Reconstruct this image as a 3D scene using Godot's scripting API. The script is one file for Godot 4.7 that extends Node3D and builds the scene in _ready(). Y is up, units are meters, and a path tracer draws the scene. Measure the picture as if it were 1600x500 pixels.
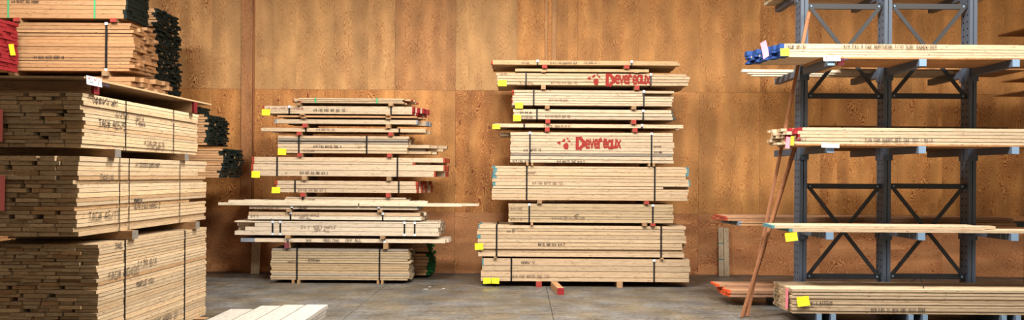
extends Node3D
# Lumber warehouse: strapped lumber stacks and a cantilever rack in front of a plywood wall.
# World: metres, camera at x = 0, z = 0 looking along -z. A pixel plus a depth gives a point.
const F := 1209.0      # focal length in pixels of the 1600 x 500 frame
const H := 1.955       # camera height
const VX := 815.0      # vanishing point
const VY := 275.0
const ROLL := 0.007
const WALL := 15.5     # depth of the plywood wall

var rng := RandomNumberGenerator.new()
var M := {}
var taken := {}
var cur_o := Vector3.ZERO
var cur_d := 1.0
var cur_root: Node3D
var cur_h := 0.0
var cur_w := 0.0

# ---------------------------------------------------------------- species tones (linear)
const OAK := Color(0.61, 0.47, 0.322)
const OAK2 := Color(0.57, 0.41, 0.24)
const MAPLE := Color(0.70, 0.615, 0.50)
const ASH := Color(0.62, 0.50, 0.365)
const POPLAR := Color(0.58, 0.445, 0.29)
const RACK_OAK := Color(0.575, 0.455, 0.32)
const CHERRY := Color(0.53, 0.315, 0.165)
const WEATHERED := Color(0.52, 0.41, 0.27)
const SAPELE := Color(0.235, 0.082, 0.036)
const WALNUT := Color(0.20, 0.11, 0.055)
const SP_RED := Color(0.42, 0.062, 0.05)
const P_RED := Color(0.33, 0.020, 0.028)
const P_ORANGE := Color(0.72, 0.115, 0.035)
const P_BLUE := Color(0.018, 0.06, 0.25)
const P_BLACK := Color(0.010, 0.016, 0.013)
const P_GREEN := Color(0.006, 0.10, 0.025)
const P_TEAL := Color(0.10, 0.27, 0.32)
const P_GREY := Color(0.24, 0.29, 0.36)
const P_BRICK := Color(0.38, 0.06, 0.03)
const NONE := Color(0, 0, 0, 0)

const GLYPHS := {
	"A": "00 26 40|12 32", "B": "00 06 36 45 33 03|33 42 31 00", "C": "45 36 16 05 01 10 30 41", "D": "00 06 26 44 42 20 00",
	"E": "46 06 00 40|03 33", "F": "46 06 00|03 33", "G": "45 36 16 05 01 10 30 42 22", "H": "00 06|40 46|03 43", "I": "20 26",
	"J": "46 42 30 10 01", "K": "00 06|46 03 40", "L": "06 00 40", "M": "00 06 23 46 40", "N": "00 06 40 46", "O": "10 01 05 16 36 45 41 30 10",
	"P": "00 06 36 45 44 33 03", "Q": "10 01 05 16 36 45 41 30 10|22 40", "R": "00 06 36 45 44 33 03|23 40", "S": "45 36 16 05 04 42 41 30 10 01",
	"T": "06 46|26 20", "U": "06 01 10 30 41 46", "V": "06 20 46", "W": "06 10 23 30 46", "X": "00 46|06 40", "Y": "06 23 46|23 20", "Z": "06 46 00 40",
	"0": "10 01 05 16 36 45 41 30 10", "1": "15 26 20", "2": "05 16 36 45 44 00 40", "3": "06 46 24 43 41 30 10 01", "4": "36 02 42|30 36",
	"5": "46 06 03 33 42 41 30 00", "6": "46 16 03 01 10 30 41 42 33 03", "7": "06 46 10", "8": "13 04 05 16 36 45 44 33 13 02 01 10 30 41 42 33", "9": "43 13 04 05 16 36 45 41 20",
	"/": "00 46", "#": "10 16|30 36|02 42|04 44", "-": "03 43", ".": "10 20", "%": "00 46|05 16|30 41", "'": "26 25",
	"e": "02 42 43 34 14 03 01 10 40", "v": "04 20 44", "r": "00 04|03 14 34", "a": "43 34 14 03 01 10 30 42|44 40 50", "u": "04 01 10 30 43|44 40", "x": "04 40|44 00"
}


func _ready() -> void:
	rng.seed = 7
	setup_camera_and_light()
	setup_materials()
	build_shell()
	build_lamps()
	build_stack_by_post()
	build_stencilled_stack()
	build_front_stack()
	build_rear_stacks()
	build_rack()
	build_rack_lumber()
	build_second_rack()
	build_loose_things()


func setup_camera_and_light() -> void:
	var cam := Camera3D.new()
	cam.name = "camera"
	cam.projection = Camera3D.PROJECTION_FRUSTUM
	cam.near = 0.1
	cam.far = 100.0
	cam.size = 500.0 / F * cam.near
	cam.frustum_offset = Vector2((800.0 - VX) / F, (VY - 250.0) / F) * cam.near
	cam.position = Vector3(0, H, 0)
	cam.rotation.z = ROLL
	add_child(cam)
	cam.current = true
	var we := WorldEnvironment.new()
	we.name = "environment"
	var e := Environment.new()
	e.background_mode = Environment.BG_COLOR
	e.background_color = Color(0.02, 0.02, 0.02)
	e.tonemap_mode = Environment.TONE_MAPPER_LINEAR
	e.tonemap_exposure = 0.89
	e.sdfgi_enabled = true
	e.ssao_enabled = true
	e.ssil_enabled = true
	we.environment = e
	add_child(we)


# position x, depth, height, energy of the long high-bay fittings over the aisle; the last is an added fill lamp behind the camera
const LAMPS := [[-6.4, 9.5, 6.8, 64.0], [-0.8, 9.2, 6.6, 104.0], [3.2, 8.0, 6.6, 120.0], [7.6, 7.8, 6.6, 58.0], [-1.5, -1.0, 6.8, 24.0]]


func build_lamps() -> void:
	for a in LAMPS:
		var t := thing("high_bay_lamp", "unseen white high bay lamp above the aisle, the dimmest added as fill", "lamp", Vector3(a[0], a[2], -a[1]), 0.0, "high bay lamps over the aisle")
		var b := MB.new()
		b.box(Vector3(-1.05, 0.02, -0.55), Vector3(1.05, 0.14, 0.55), Color.WHITE)
		b.box(Vector3(-0.12, 0.14, -0.2), Vector3(0.12, 0.24, 0.2), Color.WHITE)
		part("housing", b, M.white_paint, t)
		for sx in [-0.6, 0.6]:
			var k := MB.new()
			k.box(Vector3(sx - 0.006, 0.14, -0.006), Vector3(sx + 0.006, 8.96 - a[2], 0.006), Color.WHITE)
			part("suspension_rod", k, M.steel, t)
		var l := MB.new()
		l.box(Vector3(-1.0, 0.0, -0.5), Vector3(1.0, 0.02, 0.5), Color.WHITE)
		part("diffuser", l, M.glow, t)
		var light := AreaLight3D.new()
		light.name = "lamp_light"
		light.area_size = Vector2(2.0, 1.0)
		light.light_energy = a[3]
		light.light_color = Color(1.0, 0.985, 0.955)
		light.area_range = 40.0
		light.shadow_enabled = true
		light.position = Vector3(0, -0.03, 0)
		light.rotation.x = -PI / 2
		t.add_child(light)


# ================================================================ mesh collector
class MB:
	var v := PackedVector3Array()
	var n := PackedVector3Array()
	var uv := PackedVector2Array()
	var c := PackedColorArray()
	var xf := Transform3D()
	var us := 0.3
	var vs := 3.0
	var ou := 0.0
	var ov := 0.0

	func quad(a: Vector3, b: Vector3, d: Vector3, e: Vector3, ua: Vector2, ub: Vector2, ud: Vector2, ue: Vector2, col: Color) -> void:
		# corners counter-clockwise seen from the front
		var nn := (xf.basis * (b - a).cross(e - a)).normalized()
		for k in [[a, ua], [d, ud], [b, ub], [a, ua], [e, ue], [d, ud]]:
			v.append(xf * k[0])
			uv.append(Vector2(k[1].x * us + ou, k[1].y * vs + ov))
			n.append(nn)
			c.append(col)

	func side_faces(p: Vector3, q: Vector3, col: Color) -> void:
		# the four faces along x
		var a := p
		var b := q
		var h := b.y - a.y
		var w := b.z - a.z
		quad(Vector3(a.x, a.y, b.z), Vector3(b.x, a.y, b.z), Vector3(b.x, b.y, b.z), Vector3(a.x, b.y, b.z), Vector2(a.x, 0), Vector2(b.x, 0), Vector2(b.x, h), Vector2(a.x, h), col)
		quad(Vector3(a.x, b.y, b.z), Vector3(b.x, b.y, b.z), Vector3(b.x, b.y, a.z), Vector3(a.x, b.y, a.z), Vector2(a.x, h), Vector2(b.x, h), Vector2(b.x, h + w), Vector2(a.x, h + w), col)
		quad(Vector3(b.x, a.y, a.z), Vector3(a.x, a.y, a.z), Vector3(a.x, b.y, a.z), Vector3(b.x, b.y, a.z), Vector2(b.x, h * 2 + w), Vector2(a.x, h * 2 + w), Vector2(a.x, h + w), Vector2(b.x, h + w), col)
		quad(Vector3(a.x, a.y, a.z), Vector3(b.x, a.y, a.z), Vector3(b.x, a.y, b.z), Vector3(a.x, a.y, b.z), Vector2(a.x, -w), Vector2(b.x, -w), Vector2(b.x, 0), Vector2(a.x, 0), col)

	func end_faces(p: Vector3, q: Vector3, c0: Color, c1: Color) -> void:
		quad(Vector3(p.x, p.y, p.z), Vector3(p.x, p.y, q.z), Vector3(p.x, q.y, q.z), Vector3(p.x, q.y, p.z), Vector2(p.z * 3, 0), Vector2(q.z * 3, 0), Vector2(q.z * 3, q.y - p.y), Vector2(p.z * 3, q.y - p.y), c0)
		quad(Vector3(q.x, p.y, q.z), Vector3(q.x, p.y, p.z), Vector3(q.x, q.y, p.z), Vector3(q.x, q.y, q.z), Vector2(q.z * 3, 0), Vector2(p.z * 3, 0), Vector2(p.z * 3, q.y - p.y), Vector2(q.z * 3, q.y - p.y), c1)

	func box(p: Vector3, q: Vector3, col: Color) -> void:
		side_faces(p, q, col)
		end_faces(p, q, col, col)

	func mesh() -> ArrayMesh:
		var a := []
		a.resize(Mesh.ARRAY_MAX)
		a[Mesh.ARRAY_VERTEX] = v
		a[Mesh.ARRAY_NORMAL] = n
		a[Mesh.ARRAY_TEX_UV] = uv
		a[Mesh.ARRAY_COLOR] = c
		var m := ArrayMesh.new()
		m.add_surface_from_arrays(Mesh.PRIMITIVE_TRIANGLES, a)
		return m


# ================================================================ helpers
func P(px: float, py: float, d: float) -> Vector3:
	var dx := px - VX
	var dy := py - VY
	return Vector3((dx * cos(ROLL) + dy * sin(ROLL)) / F * d, H - (dy * cos(ROLL) - dx * sin(ROLL)) / F * d, -d)


func numbered(called: String) -> String:
	var k: int = taken.get(called, -1) + 1
	taken[called] = k
	return called if k == 0 else "%s_%03d" % [called, k]


func thing(called: String, label: String, category: String, at := Vector3.ZERO, turn := 0.0, group := "") -> Node3D:
	var o := Node3D.new()
	o.name = numbered(called)
	add_child(o)
	o.position = at
	o.rotation.y = turn
	o.set_meta("label", label)
	o.set_meta("category", category)
	if group:
		o.set_meta("group", group)
	return o


func part(called: String, b: MB, m: Material, parent: Node, label := "") -> MeshInstance3D:
	var o := MeshInstance3D.new()
	o.name = called
	o.mesh = b.mesh()
	o.material_override = m
	parent.add_child(o, true)
	if label:
		o.set_meta("label", label)
	return o


func struct(called: String) -> Node3D:
	var o := Node3D.new()
	o.name = called
	o.set_meta("kind", "structure")
	add_child(o, true)
	return o


func vary(c: Color, a: float) -> Color:
	var k := 1.0 + rng.randf_range(-a, a)
	var w := rng.randf_range(-a, a) * 0.35
	return Color(c.r * k, c.g * k * (1.0 - w * 0.6), c.b * k * (1.0 - w * 1.4))


# one board: along x from 0, front face at z = 0, bottom at y = 0; ends may be dipped in paint
func board(x0: float, x1: float, y0: float, y1: float, z0: float, z1: float, tone: Color, paint0 := NONE, paint1 := NONE, dip := 0.03) -> MB:
	var b := MB.new()
	b.ou = rng.randf()
	b.ov = rng.randf()
	var xa := x0
	var xb := x1
	var grain := Color(tone.r * 0.86, tone.g * 0.80, tone.b * 0.72)
	if paint0.a > 0.0:
		var e := dip * rng.randf_range(0.5, 1.5)
		b.side_faces(Vector3(x0, y0, z0), Vector3(x0 + e, y1, z1), paint0)
		xa = x0 + e
	if paint1.a > 0.0:
		var e := dip * rng.randf_range(0.5, 1.5)
		b.side_faces(Vector3(x1 - e, y0, z0), Vector3(x1, y1, z1), paint1)
		xb = x1 - e
	b.side_faces(Vector3(xa, y0, z0), Vector3(xb, y1, z1), tone)
	b.end_faces(Vector3(x0, y0, z0), Vector3(x1, y1, z1), paint0 if paint0.a > 0.0 else vary(grain, 0.12), paint1 if paint1.a > 0.0 else vary(grain, 0.12))
	return b


# a strapped bundle built plank by plank. Local frame: x along the planks, y up, front face at z = 0, depth to -w
func fill_bundle(root: Node3D, L: float, ht: float, w: float, o: Dictionary) -> void:
	var rows: Array = []
	if o.get("rows", 4) is Array:
		var tot := 0.0
		for r in o.rows:
			tot += r
		for r in o.rows:
			rows.append(r / tot * ht)
	else:
		var n: int = o.get("rows", 4)
		var ws := []
		var tot := 0.0
		for k in n:
			var q: float = 1.0 + rng.randf_range(-1, 1) * o.get("row_vary", 0.06)
			ws.append(q)
			tot += q
		for q in ws:
			rows.append(q / tot * ht)
	var tone: Color = o.get("tone", OAK)
	var tv: float = o.get("vary", 0.13)
	var bw: float = o.get("board_w", 0.17)
	var rl: float = o.get("rag_l", 0.03)
	var rr: float = o.get("rag_r", 0.03)
	var pl: Color = o.get("paint_l", NONE)
	var pr: Color = o.get("paint_r", NONE)
	var jf: float = o.get("front", 0.012)
	var y := 0.0
	for ri in rows.size():
		var th: float = rows[ri]
		var z := 0.0
		var ci := 0
		while z < w - 0.04:
			var ww := bw * rng.randf_range(0.75, 1.3)
			if w - z - ww < bw * 0.5:
				ww = w - z
			if ci > 0 and rng.randf() < o.get("void", 0.0):
				z = minf(z + rng.randf_range(0.02, 0.07), w - 0.05)
			var f := z / w
			var x0: float = rng.randf() * rl - o.get("skew_l", 0.0) * f
			var x1: float = L - rng.randf() * rr + o.get("skew_r", 0.0) * f
			if rng.randf() < o.get("short_r", 0.0):
				x1 -= rng.randf_range(0.1, 0.55)
			if rng.randf() < o.get("short_l", 0.0):
				x0 += rng.randf_range(0.1, 0.4)
			var lr: Array = o.get("long_r", [9, 0, 0.0])
			if ri >= lr[0] and ri <= lr[1] and ci > 0:
				x1 += rng.randf_range(0.35, 1.0) * lr[2]
			var ll: Array = o.get("long_l", [9, 0, 0.0])
			if ri >= ll[0] and ri <= ll[1] and ci > 0:
				x0 -= rng.randf_range(0.35, 1.0) * ll[2]
			var gap := minf(rng.randf_range(0.003, o.get("gap", 0.011)), th * 0.22)
			var zf := -z
			if ci == 0:
				zf -= rng.randf() * jf
				if rng.randf() < o.get("deep", 0.06):
					zf -= rng.randf_range(0.012, 0.03)
			else:
				zf -= rng.randf() * o.get("side_gap", 0.004)
			var col := vary(tone, tv)
			if rng.randf() < o.get("grey", 0.0):
				var g := rng.randf_range(0.22, 0.42)
				col = Color(g * 1.05, g * 0.92, g * 0.78)
			if rng.randf() < o.get("tan", 0.0):
				col = Color(col.r * 0.9, col.g * 0.78, col.b * 0.66)
			var p0 := pl if rng.randf() < o.get("paint_p", 1.0) else NONE
			if f > o.get("paint_depth", 2.0):
				p0 = NONE
			var b := board(x0, x1, y, y + th - gap, -minf(z + ww, w) + 0.001, zf, col, p0, pr if rng.randf() < o.get("paint_p", 1.0) else NONE, o.get("dip", 0.035))
			part("plank", b, M.lumber, root)
			z += ww
			ci += 1
		y += th
	cur_h = ht
	cur_w = w


# a bundle parallel to the wall from its front face in pixels
func pack(called: String, label: String, group: String, px0: float, px1: float, y_top: float, y_bottom: float, d: float, w: float, o: Dictionary) -> Node3D:
	var pm := clampf((px0 + px1) / 2.0, 0, 1600)
	var a := P(px0, (y_top + y_bottom) / 2.0, d)
	var b := P(px1, (y_top + y_bottom) / 2.0, d)
	var yb := P(pm, y_bottom, d).y
	var yt := P(pm, y_top, d).y
	return pack_h(called, label, group, a.x, b.x, yb, yt, d, w, o)


func pack_h(called: String, label: String, group: String, xa: float, xb: float, yb: float, yt: float, d: float, w: float, o: Dictionary) -> Node3D:
	var root := thing(called, label, o.get("category", "lumber bundle"), Vector3(xa, yb, -d), 0.0, group)
	fill_bundle(root, xb - xa, yt - yb, w, o)
	cur_o = root.position
	cur_d = d
	cur_root = root
	return root


func lx(px: float, py: float) -> float:
	return P(px, py, cur_d).x - cur_o.x


func ly(px: float, py: float) -> float:
	return P(px, py, cur_d).y - cur_o.y


# packing band round the current bundle at local x
func strap_at(x: float, m: Material, width := 0.028, clips := 0) -> void:
	var b := MB.new()
	var t := 0.0025
	var e := 0.0015
	var hw := width / 2.0
	b.box(Vector3(x - hw, -e - t, e), Vector3(x + hw, cur_h + e, e + t), Color.WHITE)
	b.box(Vector3(x - hw, cur_h - 0.002, -cur_w - e - t), Vector3(x + hw, cur_h - 0.002 + t, e + t), Color.WHITE)
	b.box(Vector3(x - hw, -e - t, -cur_w - e - t), Vector3(x + hw, -e, e + t), Color.WHITE)
	b.box(Vector3(x - hw, -e - t, -cur_w - e - t), Vector3(x + hw, cur_h + e, -cur_w - e), Color.WHITE)
	var s := part("strap", b, m, cur_root)
	for k in 2:
		if clips & (1 << k):
			var q := MB.new()
			var yy := cur_h - 0.04 if k == 0 else 0.0
			q.box(Vector3(x - hw - 0.008, yy, e + t), Vector3(x + hw + 0.008, yy + 0.04, e + t + 0.004), Color.WHITE)
			part("corner_guard", q, M.clip, s, "white corner guard under the strap")


func strap(px: float, clips := 0, m: Material = null, width := 0.028) -> void:
	strap_at(lx(px, (VY + 0.0) if false else P_y()), m if m else M.strap, width, clips)


func P_y() -> float:
	return VY - (cur_o.y + cur_h / 2.0 - H) / cur_d * F


# paper ticket hung on the front face, slightly curled
func ticket_at(x: float, y: float, w: float, h: float, m: Material, tilt := 0.0, lift := 0.012, called := "paper_tag") -> MeshInstance3D:
	var b := MB.new()
	b.xf = Transform3D(Basis(Vector3.BACK, tilt), Vector3(x, y, 0.009))
	var n := 5
	for k in n:
		var t0 := float(k) / n
		var t1 := float(k + 1) / n
		var za := lift * t0 * t0
		var zb := lift * t1 * t1
		var y0 := h * (0.5 - t0)
		var y1 := h * (0.5 - t1)
		b.quad(Vector3(-w / 2, y1, zb), Vector3(w / 2, y1, zb), Vector3(w / 2, y0, za), Vector3(-w / 2, y0, za), Vector2(0, t1), Vector2(1, t1), Vector2(1, t0), Vector2(0, t0), Color.WHITE)
		b.quad(Vector3(w / 2, y1, zb - 0.0008), Vector3(-w / 2, y1, zb - 0.0008), Vector3(-w / 2, y0, za - 0.0008), Vector3(w / 2, y0, za - 0.0008), Vector2(0, t1), Vector2(1, t1), Vector2(1, t0), Vector2(0, t0), Color.WHITE)
	return part(called, b, m, cur_root)


func ticket(px: float, py: float, wpx: float, hpx: float, m: Material, tilt := 0.0) -> MeshInstance3D:
	return ticket_at(lx(px, py), ly(px, py), wpx / F * cur_d, hpx / F * cur_d, m, tilt)


# lettering drawn in single strokes, as a marker or a brush leaves them
func strokes(text: String, height: float, stroke: float, jitter := 0.12, wide := 0.8) -> MB:
	var b := MB.new()
	var x := 0.0
	var zz := 0.0
	var u := height / 6.0
	for ch in text:
		if ch == " ":
			x += u * 3.5
			continue
		var g: String = GLYPHS.get(ch, GLYPHS.get(ch.to_upper(), ""))
		var lift := rng.randf_range(-0.4, 0.4) * u
		for line in g.split("|"):
			var last := Vector2.INF
			for pt in line.split(" "):
				if pt.length() < 2:
					continue
				var q := Vector2(x + (pt[0].to_int() * wide + rng.randf_range(-jitter, jitter)) * u, (pt[1].to_int() + rng.randf_range(-jitter, jitter)) * u + lift)
				if last != Vector2.INF:
					var t := (q - last).normalized() * stroke * 0.5
					var s := Vector2(-t.y, t.x)
					var a := last - t - s
					var c := q + t - s
					var d := q + t + s
					var e := last - t + s
					zz += 0.00004
					b.quad(Vector3(a.x, a.y, zz), Vector3(c.x, c.y, zz), Vector3(d.x, d.y, zz), Vector3(e.x, e.y, zz), Vector2.ZERO, Vector2.ZERO, Vector2.ZERO, Vector2.ZERO, Color.WHITE)
				last = q
		x += u * (4.0 * wide + 1.4)
	return b


func text_at(x: float, y: float, text: String, height: float, m: Material, stroke := 0.007, wide := 0.8, called := "marker_writing") -> void:
	if text.strip_edges() == "":
		return
	var b := strokes(text, height, stroke, 0.14, wide)
	if b.v.is_empty():
		return
	var o := part(called, b, m, cur_root)
	o.set_meta("kind", "stuff")
	o.position = Vector3(x, y, 0.0035)


# text whose left end and baseline are given in pixels; hpx letter height, wpx its whole length
func text(px: float, py: float, t: String, hpx: float, wpx: float, m: Material = null, stroke := 0.008) -> void:
	var height := hpx / F * cur_d
	var units := 0.0
	for ch in t:
		units += 3.5 if ch == " " else 1.4
	var letters := 0
	for ch in t:
		letters += 0 if ch == " " else 1
	var wide := maxf(0.25, ((wpx / F * cur_d) / (height / 6.0) - units) / (4.0 * letters))
	text_at(lx(px, py), ly(px, py), t, height, m if m else M.ink, stroke * 0.75, wide)


func stencil(px: float, py: float, wpx: float) -> void:
	# red brushed trade mark: a flower-like emblem of four lobes and the name beside it
	var k := wpx / 97.0 / F * cur_d
	var root := MeshInstance3D.new()
	var b := MB.new()
	var lobes := [
		[[-15, 6], [-10, 9], [-9, 6], [-10, 3]], [[-8, 8], [-4, 12], [-2, 11], [-3, 8], [-6, 7]], [[-1, 11], [2, 14], [3, 11]], [[1, 9], [6, 6], [5, 10]],
		[[-5, 3], [-1, 6], [2, 5], [3, 1], [2, -4], [-3, -4], [-5, 0]], [[7, 6], [9, 4], [8, 3]]]
	for poly in lobes:
		for t in range(1, poly.size() - 1):
			var pts := []
			for q in [poly[0], poly[t], poly[t + 1]]:
				pts.append(Vector3(q[0] * k, q[1] * k, 0))
			b.quad(pts[0], pts[2], pts[1], pts[1], Vector2.ZERO, Vector2.ZERO, Vector2.ZERO, Vector2.ZERO, Color.WHITE)
	var em := part("stencilled_emblem", b, M.red_ink, cur_root, "red stencilled emblem of small lobes")
	em.position = Vector3(lx(px, py) + 14 * k, ly(px, py), 0.0045)
	root.free()
	var hh := 15.0 * k
	var s := strokes("D", hh, 4.6 * k, 0.1, 0.95)
	var s2 := strokes("evereaux", hh * 1.04, 3.8 * k, 0.1, 1.0)
	# acute accent over the second e
	var acc := MB.new()
	acc.quad(Vector3(0, 0, 0), Vector3(2 * k, -1 * k, 0), Vector3(5 * k, 2.5 * k, 0), Vector3(4 * k, 3 * k, 0), Vector2.ZERO, Vector2.ZERO, Vector2.ZERO, Vector2.ZERO, Color.WHITE)
	var o1 := part("stencilled_lettering", s, M.red_ink, cur_root, "red stencilled capital letter")
	o1.position = Vector3(lx(px, py) + 30 * k, ly(px, py) - 3.0 * k, 0.0045)
	var o2 := part("stencilled_lettering", s2, M.red_ink, cur_root, "red stencilled name in thick letters")
	o2.scale = Vector3(54.0 * k / (8 * hh * 1.04 / 6.0 * 5.4), 1.0, 1.0)
	o2.position = Vector3(lx(px, py) + 43 * k, ly(px, py) - 0.5 * k, 0.0045)
	var o3 := part("stencilled_lettering", acc, M.red_ink, cur_root)
	o3.position = Vector3(lx(px, py) + 62 * k, ly(px, py) + 11.5 * k, 0.0045)


func spacer(x: float, y0: float, y1: float, z_front: float, w: float, red: int, where: String, paint := SP_RED, size := 0.095) -> void:
	var tone := vary(Color(0.42, 0.27, 0.15), 0.2)
	var label := ("red-ended spacer block " if red == 1 else "plain wooden spacer block ") + where
	if red == 2:
		label = "purple-ended spacer block " + where
	var o := MeshInstance3D.new()
	var b := MB.new()
	b.ou = rng.randf()
	b.ov = rng.randf()
	b.xf = Transform3D(Basis(Vector3.UP, PI / 2), Vector3(0, 0, 0))
	var c := size / 2.0
	var L := w
	var e0 := paint if red > 0 else tone
	var e := 0.02 if red > 0 else 0.0
	b.side_faces(Vector3(0, 0, -c), Vector3(e, y1 - y0, c), e0)
	b.side_faces(Vector3(e, 0, -c), Vector3(L, y1 - y0, c), tone)
	b.end_faces(Vector3(0, 0, -c), Vector3(L, y1 - y0, c), e0, tone)
	o.name = numbered("spacer_block")
	o.mesh = b.mesh()
	o.material_override = M.lumber
	o.position = Vector3(x, y0, z_front)
	add_child(o)
	o.set_meta("label", label)
	o.set_meta("category", "spacer block")
	o.set_meta("group", ("red-ended" if red == 1 else "purple-ended" if red == 2 else "plain") + " spacer blocks " + where)


# ================================================================ materials
func mat(col: Color, rough := 0.8, metal := 0.0, spec := 0.4) -> StandardMaterial3D:
	var m := StandardMaterial3D.new()
	m.albedo_color = col
	m.roughness = rough
	m.metallic = metal
	m.metallic_specular = spec
	return m


func noise(sd: int, freq: float, oct := 3, kind := FastNoiseLite.TYPE_SIMPLEX_SMOOTH) -> FastNoiseLite:
	var n := FastNoiseLite.new()
	n.seed = sd
	n.frequency = freq
	n.noise_type = kind
	n.fractal_octaves = oct
	return n


func lumber_image() -> Image:
	var w := 1024
	var h := 512
	var im := Image.create(w, h, false, Image.FORMAT_RGB8)
	var a := noise(3, 0.02, 3)
	var s := noise(5, 0.05, 2)
	var k := noise(9, 0.012, 1)
	var stain := noise(12, 0.03, 3)
	for row in h:
		var y := row * 2.0
		for x in w:
			var st := a.get_noise_2d(x * 0.10, y * 3.2)
			var fine := s.get_noise_2d(x * 0.5, y * 8.0)
			var ring := sin((y * 0.05 + k.get_noise_2d(x * 0.25, y * 1.2) * 9.0) * 6.0)
			var v := 0.90 + st * 0.12 + fine * 0.07 + ring * 0.025
			var t := stain.get_noise_2d(x * 0.35, y * 2.4)
			var dk := clampf((t - 0.34) * 3.2, 0.0, 0.5)
			v = clampf(v, 0.0, 1.0)
			var warm := clampf(0.5 + st * 0.8, 0.0, 1.0)
			im.set_pixel(x, row, Color(v * (1.0 - dk * 0.75), v * (0.985 - 0.03 * warm) * (1.0 - dk * 0.95), v * (0.97 - 0.07 * warm) * (1.0 - dk * 1.1)))
	# knots and small dark pith marks
	var r := RandomNumberGenerator.new()
	r.seed = 44
	for q in 46:
		var cx := r.randi_range(0, w - 1)
		var cy := r.randi_range(0, h - 1)
		var rx := r.randi_range(3, 9)
		var ry := r.randi_range(3, 8)
		for yy in range(-ry, ry + 1):
			for xx in range(-rx, rx + 1):
				var e := sqrt(pow(float(xx) / rx, 2) + pow(float(yy) / ry, 2))
				if e < 1.0:
					var X := posmod(cx + xx, w)
					var Y := posmod(cy + yy, h)
					var f := 0.45 + 0.55 * smoothstep(0.35, 1.0, e)
					var c0 := im.get_pixel(X, Y)
					im.set_pixel(X, Y, Color(c0.r * f, c0.g * f * (0.85 + 0.15 * e), c0.b * f * (0.75 + 0.25 * e)))
	return im


func ply_image(sd: int, wild: float) -> Image:
	# rotary-cut softwood veneer: contour bands of a stretched field, fibres along the sheet
	var w := 512
	var h := 1024
	var im := Image.create(w, h, false, Image.FORMAT_RGB8)
	var a := noise(sd, 0.0042, 3)
	var f := noise(sd + 1, 0.06, 2)
	var g := noise(sd + 2, 0.005, 2)
	var strip := noise(sd + 3, 0.012, 1)
	var pick := noise(sd + 4, 0.01, 3)
	for y in h:
		for x in w:
			var u := a.get_noise_2d(x * 1.7, y * 0.42) + strip.get_noise_2d(x * 1.3, 3.0 + y * 0.02) * 0.35
			var wob := f.get_noise_2d(x * 0.9, y * 0.16) * 0.03
			var r := fposmod((u + wob) * (8.0 + 7.0 * wild), 1.0)
			var band := smoothstep(0.30, 0.86, r) * (1.0 - smoothstep(0.90, 1.0, r))
			var fibre := f.get_noise_2d(x * 5.0, y * 0.30)
			var blotch := g.get_noise_2d(x, y * 0.5)
			var tone := strip.get_noise_2d(x * 0.55 + 90.0, y * 0.01)
			var fleck := smoothstep(0.18, 0.5, f.get_noise_2d(x * 2.6 + 40.0, y * 0.55)) * smoothstep(-0.05, 0.3, strip.get_noise_2d(x * 0.7 + 300.0, y * 0.1))
			var v := 0.91 + blotch * 0.09 + fibre * 0.06 + tone * 0.07
			var amount := fleck * 0.30 + band * (0.06 + 0.72 * wild * clampf(0.75 + pick.get_noise_2d(x * 0.5, y * 0.2) * 1.2, 0.0, 1.2))
			v = clampf(v, 0.0, 1.0)
			im.set_pixel(x, y, Color(v * (1.0 - amount * 0.55), v * (1.0 - amount * 0.80), v * (1.0 - amount * 0.95)))
	var q := RandomNumberGenerator.new()
	q.seed = sd
	for t in 14:   # pale scuffs and dark nail marks
		var cx := q.randi_range(8, w - 9)
		var cy := q.randi_range(20, h - 40)
		var pale := q.randf() < 0.55
		for yy in range(0, q.randi_range(3, 26) if pale else 4):
			for xx in range(0, q.randi_range(1, 4)):
				var c0 := im.get_pixel(cx + xx, cy + yy)
				im.set_pixel(cx + xx, cy + yy, c0.lerp(Color(1, 0.95, 0.85), 0.45) if pale else c0.lerp(Color(0.12, 0.08, 0.05), 0.7))
	return im


func floor_image() -> Image:
	var n := 1024
	var im := Image.create(n, n, false, Image.FORMAT_RGB8)
	var a := noise(21, 0.006, 5)
	var b := noise(22, 0.055, 4)
	var s := noise(23, 0.02, 3)
	var g := noise(24, 0.25, 2)
	for y in n:
		for x in n:
			var v := 0.66 + a.get_noise_2d(x, y) * 0.17 + b.get_noise_2d(x, y) * 0.15 + s.get_noise_2d(x * 0.3, y * 2.0) * 0.10 + g.get_noise_2d(x, y) * 0.13
			var warm := clampf(0.5 + a.get_noise_2d(y + 400, x) * 1.3, 0.0, 1.0)
			v = clampf(v, 0.15, 1.0)
			im.set_pixel(x, y, Color(v, v * lerpf(1.0, 0.92, warm), v * lerpf(1.0, 0.80, warm)))
	return im


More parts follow.
